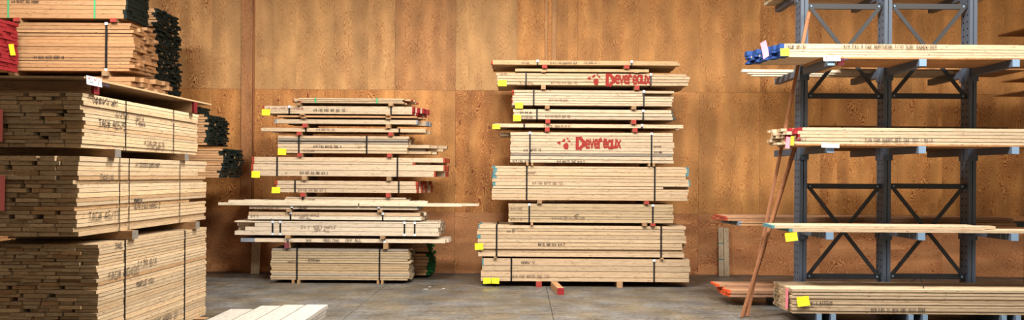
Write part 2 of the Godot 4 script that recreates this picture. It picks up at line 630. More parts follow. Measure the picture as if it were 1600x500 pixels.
func setup_materials() -> void:
	var lt := ImageTexture.create_from_image(lumber_image())
	var m := mat(Color.WHITE, 0.78, 0.0, 0.35)
	m.albedo_texture = lt
	m.vertex_color_use_as_albedo = true
	M.lumber = m
	M.ply = []
	for k in [[101, 0.12], [131, 0.30], [161, 1.0], [191, 0.75]]:
		var p := mat(Color.WHITE, 0.62, 0.0, 0.4)
		p.albedo_texture = ImageTexture.create_from_image(ply_image(k[0], k[1]))
		p.vertex_color_use_as_albedo = true
		M.ply.append(p)
	var ft := ImageTexture.create_from_image(floor_image())
	var fm := mat(Color(0.525, 0.515, 0.50), 0.42, 0.0, 0.5)
	fm.albedo_texture = ft
	fm.uv1_triplanar = true
	fm.uv1_world_triplanar = true
	fm.uv1_scale = Vector3(0.19, 0.19, 0.19)
	var fr := NoiseTexture2D.new()
	fr.width = 512
	fr.height = 512
	fr.seamless = true
	fr.noise = noise(31, 0.012, 4)
	var gr := Gradient.new()
	gr.set_color(0, Color(0.30, 0.30, 0.30))
	gr.set_color(1, Color(0.66, 0.66, 0.66))
	fr.color_ramp = gr
	fm.roughness = 1.0
	fm.roughness_texture = fr
	M.floor = fm
	M.joint = mat(Color(0.09, 0.085, 0.08), 0.95)
	M.strap = mat(Color(0.035, 0.035, 0.038), 0.45, 0.0, 0.5)
	M.wire = mat(Color(0.11, 0.08, 0.07), 0.5, 0.3, 0.5)
	M.green_strap = mat(Color(0.28, 0.62, 0.42), 0.4)
	M.clip = mat(Color(0.80, 0.82, 0.84), 0.35, 0.0, 0.5)
	M.yellow = mat(Color(0.93, 0.85, 0.14), 0.7)
	M.pink = mat(Color(0.84, 0.47, 0.52), 0.8)
	M.rose = mat(Color(0.86, 0.45, 0.42), 0.8)
	M.white_paper = mat(Color(0.95, 0.96, 0.96), 0.7)
	M.scrap = mat(Color(0.66, 0.66, 0.66), 0.9)
	M.ink = mat(Color(0.20, 0.17, 0.15), 0.8)
	M.faint_ink = mat(Color(0.46, 0.38, 0.31), 0.8)
	M.blue_ink = mat(Color(0.15, 0.22, 0.38), 0.8)
	M.red_ink = mat(Color(0.53, 0.15, 0.12), 0.85)
	M.steel = mat(Color(0.255, 0.29, 0.34), 0.48, 0.0, 0.5)
	M.steel_tip = mat(Color(0.44, 0.53, 0.62), 0.42, 0.0, 0.5)
	M.brace = mat(Color(0.125, 0.125, 0.135), 0.55, 0.0, 0.5)
	M.hole_shade = mat(Color(0.02, 0.02, 0.02), 0.9)  # near-black colour stands for the shade inside the column holes
	M.white_paint = mat(Color(0.9, 0.9, 0.88), 0.6)
	M.shell = mat(Color(0.88, 0.84, 0.78), 0.9)
	M.shell_ceiling = mat(Color(0.92, 0.91, 0.89), 0.9)
	var gl := mat(Color(1, 1, 1), 0.5)
	gl.emission_enabled = true
	gl.emission = Color(1.0, 0.96, 0.9)
	gl.emission_energy_multiplier = 4.0
	M.glow = gl


# ================================================================ the shell
func sheet_box(b: MB, p: Vector3, q: Vector3, col: Color, uo: Vector2, flip: bool, lying := false) -> void:
	# a sheet standing in the xy plane: u across, v up
	var w := q.x - p.x
	var h := q.y - p.y
	b.us = 1.0
	b.vs = 1.0
	var u0 := uo.x
	var u1 := uo.x + w / 1.22 * (-1.0 if flip else 1.0)
	var v0 := uo.y
	var v1 := uo.y + h / 2.44
	if lying:   # sheet laid on its side: the grain runs along x
		u1 = u0 + h / 1.22
		v1 = v0 + w / 2.44
		b.quad(Vector3(p.x, p.y, q.z), Vector3(q.x, p.y, q.z), Vector3(q.x, q.y, q.z), Vector3(p.x, q.y, q.z), Vector2(u0, v0), Vector2(u0, v1), Vector2(u1, v1), Vector2(u1, v0), col)
	else:
		b.quad(Vector3(p.x, p.y, q.z), Vector3(q.x, p.y, q.z), Vector3(q.x, q.y, q.z), Vector3(p.x, q.y, q.z), Vector2(u0, v0), Vector2(u1, v0), Vector2(u1, v1), Vector2(u0, v1), col)
	var e := Vector2(u0, v0)
	b.quad(Vector3(p.x, q.y, q.z), Vector3(q.x, q.y, q.z), Vector3(q.x, q.y, p.z), Vector3(p.x, q.y, p.z), e, e, e, e, col)
	b.quad(Vector3(q.x, p.y, q.z), Vector3(q.x, p.y, p.z), Vector3(q.x, q.y, p.z), Vector3(q.x, q.y, q.z), e, e, e, e, col)
	b.quad(Vector3(p.x, p.y, p.z), Vector3(p.x, p.y, q.z), Vector3(p.x, q.y, q.z), Vector3(p.x, q.y, p.z), e, e, e, e, col)
	b.quad(Vector3(p.x, p.y, p.z), Vector3(q.x, p.y, p.z), Vector3(q.x, p.y, q.z), Vector3(p.x, p.y, q.z), e, e, e, e, col)


func build_shell() -> void:
	# floor: concrete slabs with sawn joints
	var fl := struct("floor")
	var bed := MB.new()
	bed.box(Vector3(-14.2, -0.3, -WALL - 0.2), Vector3(14.2, -0.012, 8.2), Color.WHITE)
	part("joint_bed", bed, M.joint, fl)
	var xs := [-14.2]
	var xj := 0.45 - 2.85 * 5
	for k in 10:
		if xj > -14.0 and xj < 14.0:
			xs.append(xj)
		xj += 2.85
	xs.append(14.2)
	var zs := [-WALL - 0.2, -9.6, -3.6, 2.4, 8.2]
	for i in xs.size() - 1:
		for j in zs.size() - 1:
			var s := MB.new()
			s.box(Vector3(xs[i] + 0.004, -0.012, zs[j] + 0.004), Vector3(xs[i + 1] - 0.004, 0.0, zs[j + 1] - 0.004), Color.WHITE)
			part("concrete_slab", s, M.floor, fl)
	# plywood wall, sheet by sheet
	var wb := struct("wall_back")
	var core := MB.new()
	core.box(Vector3(-14.2, 0, -WALL - 0.25), Vector3(14.2, 9.0, -WALL - 0.013), Color.WHITE)
	part("sheathing", core, M.joint, wb)
	var ys := [0.0, 1.22, 3.66, 6.10, 8.54, 9.0]
	var tint := Color(0.70, 0.385, 0.15)
	for r in ys.size() - 1:
		var x := -1.333 - 1.22 * 11
		var k := 0
		while x < 14.2:
			var x1 := minf(x + 1.22, 14.2)
			var xa := maxf(x, -14.2)
			var t := vary(tint, 0.06)
			var gp := 0.002 if r < 2 or rng.randf() < 0.35 else 0.0009
			var kind := rng.randi_range(0, 1)
			if rng.randf() < 0.2:
				kind = 3
			if r == 0:
				t = vary(Color(0.70, 0.325, 0.135), 0.05)
				kind = 3 if rng.randf() < 0.5 else 1
				if k % 2 == 0:
					x += 1.22
					k += 1
					continue
				x1 = minf(x + 2.44, 14.2)
			elif r == 1:
				t = vary(Color(0.71, 0.335, 0.105), 0.06)
				kind = 1 if rng.randf() < 0.6 else 3
			if r == 1 and (k == 11 or k == 8):
				kind = 2
			if r == 2 and k == 10:
				t = Color(0.60, 0.295, 0.11)
			if r == 2 and k >= 12:
				t = vary(Color(0.70, 0.335, 0.105), 0.05)
			var b := MB.new()
			sheet_box(b, Vector3(xa + gp, ys[r] + 0.0015, -WALL - 0.013), Vector3(x1 - gp, ys[r + 1] - 0.0015, -WALL + rng.randf_range(-0.0015, 0.0015)), t, Vector2(rng.randf(), rng.randf()), rng.randf() < 0.5, r == 0)
			part("plywood_panel", b, M.ply[kind], wb)
			x += 1.22
			k += 1
	# vertical boards on the wall
	var t1 := struct("trim_1")
	var xc := P(388, 100, WALL).x
	var b1 := MB.new()
	sheet_box(b1, Vector3(xc - 0.115, 0, -WALL + 0.002), Vector3(xc + 0.10, 9.0, -WALL + 0.05), Color(0.52, 0.24, 0.095), Vector2(0.3, 0.1), false)
	part("post_board", b1, M.ply[1], t1)
	var b1b := MB.new()
	sheet_box(b1b, Vector3(xc + 0.108, 0, -WALL + 0.002), Vector3(xc + 0.128, 9.0, -WALL + 0.03), Color(0.42, 0.18, 0.07), Vector2(0.7, 0.1), false)
	part("edge_strip", b1b, M.ply[0], t1)
	var t2 := struct("trim_2")
	for q in [[853.5, 0.05, 0.03], [866.0, 0.085, 0.03]]:
		var xq := P(q[0], 50, WALL).x
		var b2 := MB.new()
		sheet_box(b2, Vector3(xq - q[1] / 2, 0, -WALL + 0.002), Vector3(xq + q[1] / 2, 9.0, -WALL + q[2]), Color(0.64, 0.33, 0.13), Vector2(0.2 + q[1], 0.3), false)
		part("batten", b2, M.ply[0], t2)
	for q in [["wall_left", Vector3(-14.4, 0, -WALL - 0.25), Vector3(-14.2, 9.0, 8.4), M.shell], ["wall_right", Vector3(14.2, 0, -WALL - 0.25), Vector3(14.4, 9.0, 8.4), M.shell],
			["wall_front", Vector3(-14.2, 0, 8.2), Vector3(14.2, 9.0, 8.4), M.shell], ["ceiling", Vector3(-14.4, 9.0, -WALL - 0.25), Vector3(14.4, 9.2, 8.4), M.shell_ceiling]]:
		var o := struct(q[0])
		var b := MB.new()
		b.box(q[1], q[2], Color.WHITE)
		part("lining", b, q[3], o)


# ================================================================ stacks against the wall
# entry: [label, px0, px1, y_top, y_bottom, options, straps [[px, clips]], tickets [[px, py, tilt]], texts [[px, py, string, hpx, wpx]], spacers below [[px, red]]]
func build_stack(list: Array, d: float, w: float, where: String, group: String) -> void:
	var heights := []
	for e in list:
		var pm: float = (e[1] + e[2]) / 2.0
		heights.append([P(pm, e[3], d).y, P(pm, e[4], d).y])
	for i in list.size() - 1:
		if heights[i][1] - heights[i + 1][0] < 0.012:
			heights[i + 1][0] = heights[i][1]
	for i in list.size():
		var e: Array = list[i]
		var ww: float = e[5].get("w", w)
		var xa := P(e[1], (e[3] + e[4]) / 2.0, d).x
		var xb := P(e[2], (e[3] + e[4]) / 2.0, d).x
		var dd: float = d + e[5].get("back", 0.0)
		pack_h("lumber_bundle", e[0], group, xa, xb, heights[i][1], heights[i][0], dd, ww, e[5])
		for s in e[6]:
			strap(s[0], s[1], s[2] if s.size() > 2 else null)
		for t in e[7]:
			ticket(t[0], t[1], t[3] if t.size() > 3 else 13.0, t[4] if t.size() > 4 else 9.5, M.yellow, t[2])
		for t in e[8]:
			if t[2] == "STENCIL":
				stencil(t[0], t[1], t[4])
			else:
				text(t[0], t[1], t[2], t[3], t[4], t[5] if t.size() > 5 else M.ink)
		var low: float = heights[i + 1][0] if i + 1 < list.size() else 0.0
		for s in e[9]:
			if heights[i][1] - low > 0.01:
				spacer(P(s[0], e[4], d).x, low + (0.002 if low > 0.0 else 0.0), heights[i][1] - 0.0042, -d + 0.045 - e[5].get("back", 0.0) * 0.0, w + 0.06, s[1], "under the " + e[10], Color(0.20, 0.05, 0.07) if s[1] == 2 else SP_RED, 0.08 if s.size() < 3 else s[2])


func build_stack_by_post() -> void:
	var S := "stack beside the wall post"
	var gs := "bundles in the stack beside the wall post"
	var thin := {"tone": OAK, "rows": 2, "board_w": 0.2}
	build_stack([
		["thin red-ended lumber bundle with green straps on top of the stack beside the post", 450, 648, 153, 161, {"tone": OAK, "rows": 3, "paint_l": SP_RED, "paint_r": SP_RED, "paint_p": 0.5, "rag_l": 0.25, "rag_r": 0.3, "skew_l": 0.1}, [[493, 0, M.green_strap], [589, 0, M.green_strap]], [], [], [[467, 0], [611, 0]], "thin bundle with green straps"],
		["shallow red-ended lumber bundle with red crayon marks and a yellow ticket", 410, 662, 165.5, 178, {"tone": ASH, "rows": [1.0, 2.2], "paint_l": P_BRICK, "paint_r": P_RED, "rag_l": 0.05, "rag_r": 0.2, "skew_r": 0.06}, [[452, 1], [611, 0]], [[416, 175.5, 0.0]], [[418, 171, "4 /V /", 3, 22, M.red_ink], [441, 171, "M / /MAA", 3, 34, M.red_ink], [490, 174, "4/4 FAS EAST WHT OAK 13%", 4, 50]], [[473, 0], [607, 0]], "bundle with red crayon marks"],
		["single brown board layer under the bundle with red crayon marks", 429, 660, 180.5, 183.5, {"tone": CHERRY, "rows": 1, "rag_l": 0.1, "rag_r": 0.2}, [], [], [], [[475, 0], [607, 0]], "single brown board layer"],
		["two-row lumber bundle with grey painted ends", 427, 670, 186, 193.5, {"tone": ASH, "rows": 1, "paint_l": P_GREY, "paint_r": P_GREY, "rag_l": 0.22, "rag_r": 0.25}, [], [], [], [[477, 1], [607, 0]], "bundle with grey painted ends"],
		["thin lumber bundle with long tapering plank under the grey-ended bundle", 407, 668, 200, 206, {"tone": OAK, "rows": 1, "rag_l": 0.45, "rag_r": 0.12}, [[478, 0], [624, 0]], [], [[494, 204, "4/4 OAK 10 13%", 3, 30, M.faint_ink]], [[468, 1], [611, 1]], "bundle with long tapering plank"],
		["pale strapped lumber bundle with staggered grey planks sticking out at one end", 433, 640, 212, 239.5, {"tone": OAK, "rows": 6, "rag_l": 0.03, "rag_r": 0.06, "vary": 0.16, "row_vary": 0.25, "grey": 0.1, "long_r": [0, 2, 0.65]}, [[467, 0], [573, 0]], [[441, 237, 0.0]], [[490, 231, "4/4 FAS WHITE OAK 4", 4, 44], [474, 237, "4/4 N CAND", 3, 18, M.faint_ink], [560, 231, "8/4 /N", 3, 12, M.faint_ink]], [[469, 1], [609, 1]], "bundle with staggered grey planks"],
		["long three-row lumber bundle with brick red ends and a yellow ticket at its foot", 391, 697, 245.5, 275.5, {"tone": ASH, "rows": [1.3, 1.3, 0.5, 1.0], "paint_r": P_BRICK, "paint_l": P_BRICK, "rag_l": 0.05, "rag_r": 0.06, "short_r": 0.3}, [[433, 0], [621, 0]], [[400, 272.5, 0.0, 13, 10]], [[469, 272, "8/4 FAS 4/4 OAK 4/4 %", 4, 44], [446, 271.5, "//", 2, 3]], [[476, 0], [608, 0]], "long three-row bundle with brick red ends"],
		["medium lumber bundle with reddish ends over two red-ended spacer blocks", 427, 653, 282, 301, {"tone": ASH, "rows": 3, "paint_r": P_BRICK, "paint_l": P_BRICK, "rag_l": 0.04, "rag_r": 0.03, "skew_r": 0.25}, [[461, 0], [623, 0]], [[431.5, 297, 0.0]], [[466, 299, "8/4 FAS 4/4 OAK 4/4 %", 4, 44, M.faint_ink]], [[474, 1], [607, 1]], "medium bundle with reddish ends"],
		["thin pale bundle lying on the long loose battens", 444, 640, 308, 313.5, {"tone": ASH, "rows": 2, "rag_l": 0.06, "rag_r": 0.2}, [[473, 0]], [], [[482, 313, "12 HM", 3, 10, M.faint_ink]], [], ""],
		["single layer of pale planks under the long loose battens", 388, 657, 321.5, 327, {"tone": MAPLE, "rows": 1, "rag_l": 0.03, "rag_r": 0.1, "paint_r": P_GREY}, [[456, 1], [592, 1]], [], [[392, 326, "12 4 FAS MIXT 47", 3, 45, M.faint_ink], [466, 326, "TAG ASH", 3, 14]], [[452, 0], [594, 0]], "single layer of pale planks"],
		["two-row hard maple bundle with handwritten grade on its edge", 387, 662, 331.5, 343.5, {"tone": MAPLE, "rows": 2, "rag_l": 0.02, "rag_r": 0.1, "tan": 0.25}, [[454, 1], [598, 1]], [], [[392, 339, "8/4 %", 4, 12, M.faint_ink], [460, 338, "8/4 HARD MAPLE", 4, 40, M.faint_ink], [468, 342, "OFF ALL", 3.2, 20, M.faint_ink]], [], ""],
		["whitish soft maple bundle held by two pairs of straps with white guards", 365, 691, 345.5, 368, {"tone": MAPLE, "rows": [1, 1, 1.0, 0.4], "rag_l": 0.02, "rag_r": 0.08, "vary": 0.08, "short_l": 0.15}, [[426, 3], [438, 3], [632, 3], [648, 3]], [], [[470, 357, "3/4 %", 4.5, 14, M.faint_ink], [490, 357, "SOFT MAPLE", 4.5, 36, M.faint_ink], [492, 362, "OFF ALL", 4, 24, M.faint_ink]], [[450, 0], [598, 0]], "soft maple bundle with white guards"],
		["long single layer of red oak planks with a bluish end", 375, 702, 373, 379, {"tone": MAPLE, "rows": 1, "rag_l": 0.03, "rag_r": 0.08, "paint_l": P_GREY, "dip": 0.22}, [[450, 1], [601, 2]], [], [[479, 377.5, "8/4", 4, 8], [506, 377.5, "RED OAK", 4, 25], [540, 377.5, "OFF ALL", 4, 26]], [[449, 2], [603, 0]], "red oak layer with a bluish end"],
		["tall weathered lumber bundle of many thin planks standing on the floor", 422, 642, 388.5, 437.5, {"tone": WEATHERED, "rows": 13, "rag_l": 0.03, "rag_r": 0.06, "vary": 0.22, "grey": 0.3, "row_vary": 0.25}, [[464, 0], [593, 0]], [], [[482, 409, "STEAM", 4, 18], [450, 410, "WNM", 3, 12, M.faint_ink]], [[458.5, 0, 0.035], [467, 0, 0.035], [591, 0, 0.035], [597.5, 0, 0.035]], "tall weathered bundle, on the floor"],
	], 13.9, 0.75, S, gs)
	# long loose battens between two of the bundles
	var yb := P(522, 321.5, 13.9).y
	var yt := P(542, 313.5, 13.9).y
	var half := (yt - yb) / 2.0
	for q in [[342, 560, 0, 0, "lower pale batten whose tip reaches past the wall post"],
			[562, 722, 0, 0, "lower pale batten pointing toward the stencilled stack, the shorter one"],
			[520, 747, 0.32, 0, "thin pale batten reaching farthest toward the stencilled stack"],
			[400, 640, 0.55, 0, "pale batten hidden deep in the layer of loose battens"],
			[357, 668, 0.02, 1, "upper pale batten lying along the edge of the loose batten layer"],
			[372, 660, 0.35, 1, "upper pale batten in the middle of the loose batten layer"],
			[420, 650, 0.6, 1, "upper pale batten at the wall side of the loose batten layer"]]:
		var xa := P(q[0], 318, 13.9).x
		var xb := P(q[1], 318, 13.9).x
		var b := board(0, xb - xa, 0, half - 0.001, -0.09, 0, vary(Color(0.74, 0.66, 0.52), 0.05))
		var t := thing("loose_batten", q[4], "batten", Vector3(xa, yb + half * q[3] + 0.0005, -13.87 - q[2]), 0.0, "loose battens in the stack beside the post")
		part("stick", b, M.lumber, t)


func build_stencilled_stack() -> void:
	var S := "stack with the red stencilled name"
	var gs := "bundles in the stack with the red stencilled name"
	build_stack([
		["two-row layer of long planks topping the stack with the stencilled name", 767, 1063, 94, 101.5, {"tone": OAK2, "rows": 2, "rag_l": 0.02, "rag_r": 0.06, "vary": 0.08, "paint_l": P_BRICK, "paint_p": 0.4}, [[840, 1], [987, 1]], [], [[815, 99.5, "4/4 FAS", 3, 12, M.faint_ink], [860, 99.5, "N 4/4 FAS QUARTER ELM", 3, 42, M.faint_ink], [912, 99.5, "7/8 ORB/ 2", 3, 20, M.faint_ink]], [[851, 1, 0.09], [979, 1, 0.09]], "topmost two-row layer of the stencilled stack"],
		["short single layer of planks just under the topmost spacer blocks", 804, 1029, 107.5, 112, {"tone": OAK2, "rows": 1, "rag_l": 0.02, "rag_r": 0.35, "vary": 0.1}, [], [], [], [[849, 0], [994, 0]], "short single layer below the topmost layer"],
		["shallow lumber bundle with the red stencilled name near its strap", 775, 1079, 114, 133, {"tone": OAK, "rows": 4, "rag_l": 0.03, "rag_r": 0.1, "vary": 0.1, "front": 0.004, "deep": 0.0}, [[822, 0], [1017, 1]], [[785, 130, 0.0]], [[861, 131, "8/4 FAS 4/4 OAK 13%", 4, 42, M.faint_ink], [812, 131, "4/4 WAG", 3.5, 22, M.faint_ink], [782, 117, "12 10", 3, 10, M.faint_ink], [918, 128.5, "STENCIL", 0, 99]], [[849, 0], [995, 1]], "shallow bundle with the stencilled name"],
		["lumber bundle with reddish ends and two straps under the shallow stencilled bundle", 799, 1055, 140.5, 165, {"tone": ASH, "rows": 6, "row_vary": 0.25, "rag_l": 0.02, "rag_r": 0.07, "paint_l": P_BRICK, "paint_p": 0.6, "short_r": 0.15}, [[834, 0], [1006, 1]], [[811, 165, 0.0, 12, 9]], [[858, 158, "8/4 WHITE OAK", 3, 30, M.faint_ink]], [[855, 0], [990, 0]], "bundle below the shallow stencilled one"],
		["small lumber bundle with dark stained ends and a ticket in the stencilled stack", 801, 1057, 171, 186.5, {"tone": ASH, "rows": 3, "rag_l": 0.03, "rag_r": 0.08, "paint_r": Color(0.05, 0.08, 0.08), "paint_p": 0.5, "short_r": 0.2}, [[839, 0], [1005, 1]], [[808, 184.5, 0.0, 12, 9.5]], [[813, 177.5, "8/4 4/4 AG", 3.4, 18], [813, 184, "4/4 FAS OAK", 3.4, 20, M.faint_ink], [852, 183, "4/4 FAS WHITE OAK 10%", 3.6, 40, M.faint_ink]], [[856, 1], [990, 1]], "small bundle with dark stained ends"],
		["single layer of long planks above the tall stencilled bundle", 770, 1074, 193.5, 199.5, {"tone": OAK, "rows": 1, "rag_l": 0.02, "rag_r": 0.15, "paint_l": P_GREY, "paint_p": 0.4}, [[819, 0], [1003, 1]], [[775.5, 198, 0.0, 12, 7.5]], [[850, 198, "5 FAS R. WALN 4% 4% 4/", 3, 42, M.faint_ink]], [[855, 1], [992, 1]], "single layer above the tall stencilled bundle"],
		["tall lumber bundle with the red stencilled name and narrow strap guards", 797, 1054, 206.5, 254.5, {"tone": ASH, "rows": 10, "row_vary": 0.3, "rag_l": 0.015, "rag_r": 0.04, "vary": 0.09, "front": 0.004, "deep": 0.0, "grey": 0.03, "long_l": [9, 9, 0.25]}, [[828, 1], [1018, 1]], [], [[801, 253, "4/4 FAS 4/4", 4, 26], [870, 254, "4/4 WHITE OAK 4/4 %", 3.5, 44], [818, 237, "4/4 EM", 4, 14], [832, 236, "FAS 10", 4, 14], [1022, 230, "4/4 E", 2, 11], [1022, 239, "4/4 OAK", 2.5, 13], [871, 229, "STENCIL", 0, 100]], [[824, 0, 0.035], [831.5, 0, 0.035], [1014, 0, 0.035], [1021, 0, 0.035]], "tall bundle with the stencilled name"],
		["big lumber bundle with green-stained ends below the tall stencilled bundle", 768, 1080, 259.5, 313, {"tone": OAK, "rows": 11, "row_vary": 0.3, "rag_l": 0.03, "rag_r": 0.14, "short_r": 0.08, "paint_l": P_TEAL, "paint_r": P_TEAL, "paint_p": 0.35, "dip": 0.05}, [[823, 0], [1023, 0]], [], [[832, 288, "4/4 FAS WHITE OAK 12%", 4.5, 48, M.faint_ink], [823, 272, "SWAMP", 4, 15, M.faint_ink]], [[843, 0], [1010, 1]], "big bundle with green-stained ends"],
		["short knotty lumber bundle with strap guards over a wider bundle", 794, 1053, 318.5, 348, {"tone": WEATHERED, "rows": 6, "row_vary": 0.3, "rag_l": 0.02, "rag_r": 0.03, "vary": 0.15}, [[827, 1], [1020, 1]], [], [[862, 342, "4/4 FAS WHITE OAK COM", 4, 52, M.faint_ink], [798, 327, "4/4 FAS", 3, 18, M.faint_ink], [798, 344, "WTN 4 N", 4, 18, M.faint_ink], [898, 338, "WT", 3, 7]], [[831, 0, 0.04], [1007, 0], [1020, 1]], "short knotty bundle"],
		["wide lumber bundle with teal-stained ends and a ticket near its end", 745, 1077, 352.5, 401.5, {"tone": OAK, "rows": 9, "row_vary": 0.3, "rag_l": 0.03, "rag_r": 0.13, "paint_l": P_TEAL, "paint_p": 0.4, "dip": 0.05, "short_r": 0.06}, [[776, 0], [1033, 0]], [[748.5, 385, 0.05, 13, 10]], [[841, 384, "WHITE OAK 4/4 4/4 %", 4, 42], [792, 363, "4/4 10", 3, 12], [800, 359, "WHT N", 3, 18, M.faint_ink]], [[774, 0, 0.05], [1034, 0, 0.05]], "wide bundle with teal-stained ends"],
		["thick-planked white oak bundle at the foot of the stencilled stack with two tickets", 751, 1080, 404.5, 440, {"tone": OAK, "rows": [0.9, 1.3, 1.2, 1.5], "rag_l": 0.03, "rag_r": 0.04, "vary": 0.1, "paint_l": P_TEAL, "paint_p": 0.3, "short_r": 0.12}, [[799, 0], [1022, 1]], [[761, 438.5, 0.02, 12, 9], [774, 438.5, -0.03, 12, 9]], [[801, 433.5, "4/4 FAS WHITE OAK 13%", 4.5, 58, M.faint_ink], [815, 412, "NNN/ V", 4, 21]], [[842, 1, 0.1], [968, 0, 0.1]], "thick-planked white oak bundle, on the floor"],
	], 13.66, 1.0, S, gs)


# ================================================================ the big stack with its ends to the camera
func deep_pack(label: String, x_right: float, d0: float, d1: float, y0: float, y1: float, o: Dictionary) -> Node3D:
	var root := thing("lumber_bundle", label, "lumber bundle", Vector3(x_right, y0, -d0), PI / 2, "bundles in the nearest stack")
	fill_bundle(root, d1 - d0, y1 - y0, 1.2, o)
	cur_root = root
	return root


func build_front_stack() -> void:
	var common := {"tone": POPLAR, "board_w": 0.19, "rag_l": 0.06, "rag_r": 0.05, "vary": 0.19, "side_gap": 0.02, "front": 0.009, "gap": 0.006, "tan": 0.15, "void": 0.2, "row_vary": 0.16}
	var o := common.duplicate()
	o.rows = 14
	o.rag_r = 0.08
	deep_pack("upper bundle of the nearest stack, under the plywood sheet, with black marker writing", -4.29, 7.55, 10.3, 2.205, 2.74, o)
	for q in [[0.83, 0], [1.98, 0]]:
		strap_at(q[0], M.strap, 0.013)
	text_at(0.2, 0.455, "NNN/V WM", 0.055, M.ink, 0.01, 1.3)
	text_at(0.62, 0.34, "4/4 EM", 0.06, M.ink)
	text_at(0.30, 0.22, "TAG# 40575", 0.075, M.ink, 0.008, 0.75)
	text_at(1.05, 0.34, "OD7 4", 0.05, M.ink, 0.007)
	text_at(1.05, 0.28, "1 KN/4", 0.05, M.ink, 0.007)
	text_at(1.25, 0.08, "4 7/8 COM 10 10", 0.045, M.ink, 0.006)
	text_at(1.30, 0.03, "12 FAS HARD 5%", 0.045, M.ink, 0.006)
	o = common.duplicate()
	o.rows = 18
	o.short_r = 0.08
	deep_pack("middle bundle of the nearest stack with tag numbers in black marker", -4.27, 7.42, 10.5, 1.34, 2.12, o)
	for q in [0.80, 1.00, 2.25]:
		strap_at(q, M.wire, 0.011)
	text_at(0.42, 0.53, "748/4", 0.07, M.ink)
	text_at(0.22, 0.14, "TAG# 46/19", 0.08, M.ink)
	text_at(1.15, 0.69, "4 12/FAS HARD MAP", 0.045, M.ink, 0.006)
	text_at(1.12, 0.29, "MAPLE", 0.04, M.ink, 0.01, 1.0)
	text_at(1.12, 0.215, "4/4 FAS HARD 2", 0.06, M.ink, 0.007)
	o = common.duplicate()
	o.rows = 33
	o.deep = 0.03
	deep_pack("tall lowest bundle of the nearest stack standing on floor blocks", -4.18, 7.62, 10.3, 0.09, 1.25, o)
	for q in [0.55, 2.0]:
		strap_at(q, M.wire, 0.022)
	text_at(0.35, 1.08, "746", 0.06, M.ink)
	text_at(0.22, 0.77, "TAG# 40400", 0.085, M.ink)
	text_at(0.82, 0.83, "1139 8/4", 0.075, M.ink)
	text_at(0.80, 0.62, "MAPLE 10%", 0.06, M.ink)
	text_at(1.0, 0.12, "4/4 FAS HARD 2%", 0.075, M.ink)
	# spacer blocks run across, under the plywood sheet and between the bundles
	for q in [[7.72, 2.74, 2.866, -4.245, 1, 0.10, "red ended spacer beam, end colour darkened for shade, under the labelled sheet corner"], [10.02, 2.74, 2.881, -4.225, 1, 0.10, "red ended spacer beam, end colour darkened for shade, under the far sheet end"], [8.05, 2.12, 2.205, -4.20, 0, 0.12, "brown spacer beam over the middle bundle, at its marked tag-number end"], [9.75, 2.12, 2.205, -4.22, 0, 0.12, "brown spacer beam over the middle bundle, at the end toward the wall"], [8.3, 1.25, 1.34, -4.14, 0, 0.13, "brown spacer beam under the middle bundle, at its marked tag-number end"], [9.9, 1.25, 1.34, -4.14, 0, 0.12, "brown spacer beam under the middle bundle, at the end toward the wall"], [8.1, 0.0, 0.09, -4.12, 0, 0.12, "brown floor beam under the tall lowest bundle, away from the wall"], [10.0, 0.0, 0.09, -4.05, 0, 0.14, "brown floor beam poking out under the tall lowest bundle, toward the wall"]]:
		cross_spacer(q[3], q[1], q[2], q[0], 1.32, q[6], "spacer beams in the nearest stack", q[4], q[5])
	# plywood sheet
	var t := thing("plywood_sheet", "warped plywood sheet lying on red-ended blocks on the nearest stack", "plywood sheet", Vector3(-4.22, 2.868, -7.45))
	var b := MB.new()
	b.us = 1.0
	b.vs = 0.8
	var tone := Color(0.36, 0.21, 0.10)
	var n := 8
	for k in n:
		var z0 := -3.06 * k / n
		var z1 := -3.06 * (k + 1) / n
		var ya := 0.018 * (float(k) / n)
		var yb := 0.018 * (float(k + 1) / n)
		b.quad(Vector3(-1.3, ya, z0), Vector3(-1.3, yb, z1), Vector3(0, yb, z1), Vector3(0, ya, z0), Vector2(0, z0), Vector2(0, z1), Vector2(1.3, z1), Vector2(1.3, z0), tone)
		b.quad(Vector3(-1.3, ya + 0.018, z0), Vector3(0, ya + 0.018, z0), Vector3(0, yb + 0.018, z1), Vector3(-1.3, yb + 0.018, z1), Vector2(0, z0), Vector2(1.3, z0), Vector2(1.3, z1), Vector2(0, z1), tone)
		b.quad(Vector3(0, ya, z0), Vector3(0, yb, z1), Vector3(0, yb + 0.018, z1), Vector3(0, ya + 0.018, z0), Vector2(0, 0), Vector2(0.1, 0), Vector2(0.1, 0.1), Vector2(0, 0.1), Color(0.55, 0.38, 0.2))
		b.quad(Vector3(-1.3, yb, z1), Vector3(-1.3, ya, z0), Vector3(-1.3, ya + 0.018, z0), Vector3(-1.3, yb + 0.018, z1), Vector2(0, 0), Vector2(0.1, 0), Vector2(0.1, 0.1), Vector2(0, 0.1), tone)
	b.quad(Vector3(-1.3, 0, 0), Vector3(0, 0, 0), Vector3(0, 0.018, 0), Vector3(-1.3, 0.018, 0), Vector2(0, 0), Vector2(1.3, 0), Vector2(1.3, 0.02), Vector2(0, 0.02), Color(0.5, 0.34, 0.18))
	b.quad(Vector3(0, 0.018, -3.06), Vector3(-1.3, 0.018, -3.06), Vector3(-1.3, 0.036, -3.06), Vector3(0, 0.036, -3.06), Vector2(0, 0), Vector2(1.3, 0), Vector2(1.3, 0.02), Vector2(0, 0.02), tone)
	part("sheet", b, M.ply[0], t)
	# white shipping label taped to its corner
	cur_root = t
	var tk := ticket_at(0.0, 0.0, 0.27, 0.085, M.white_paper, 0.0, 0.006, "shipping_label")
	tk.rotation.y = PI / 2
	tk.position = Vector3(0.0, -0.012, -0.16)
	label_print(tk, 0.27, 0.085, 0.0165)
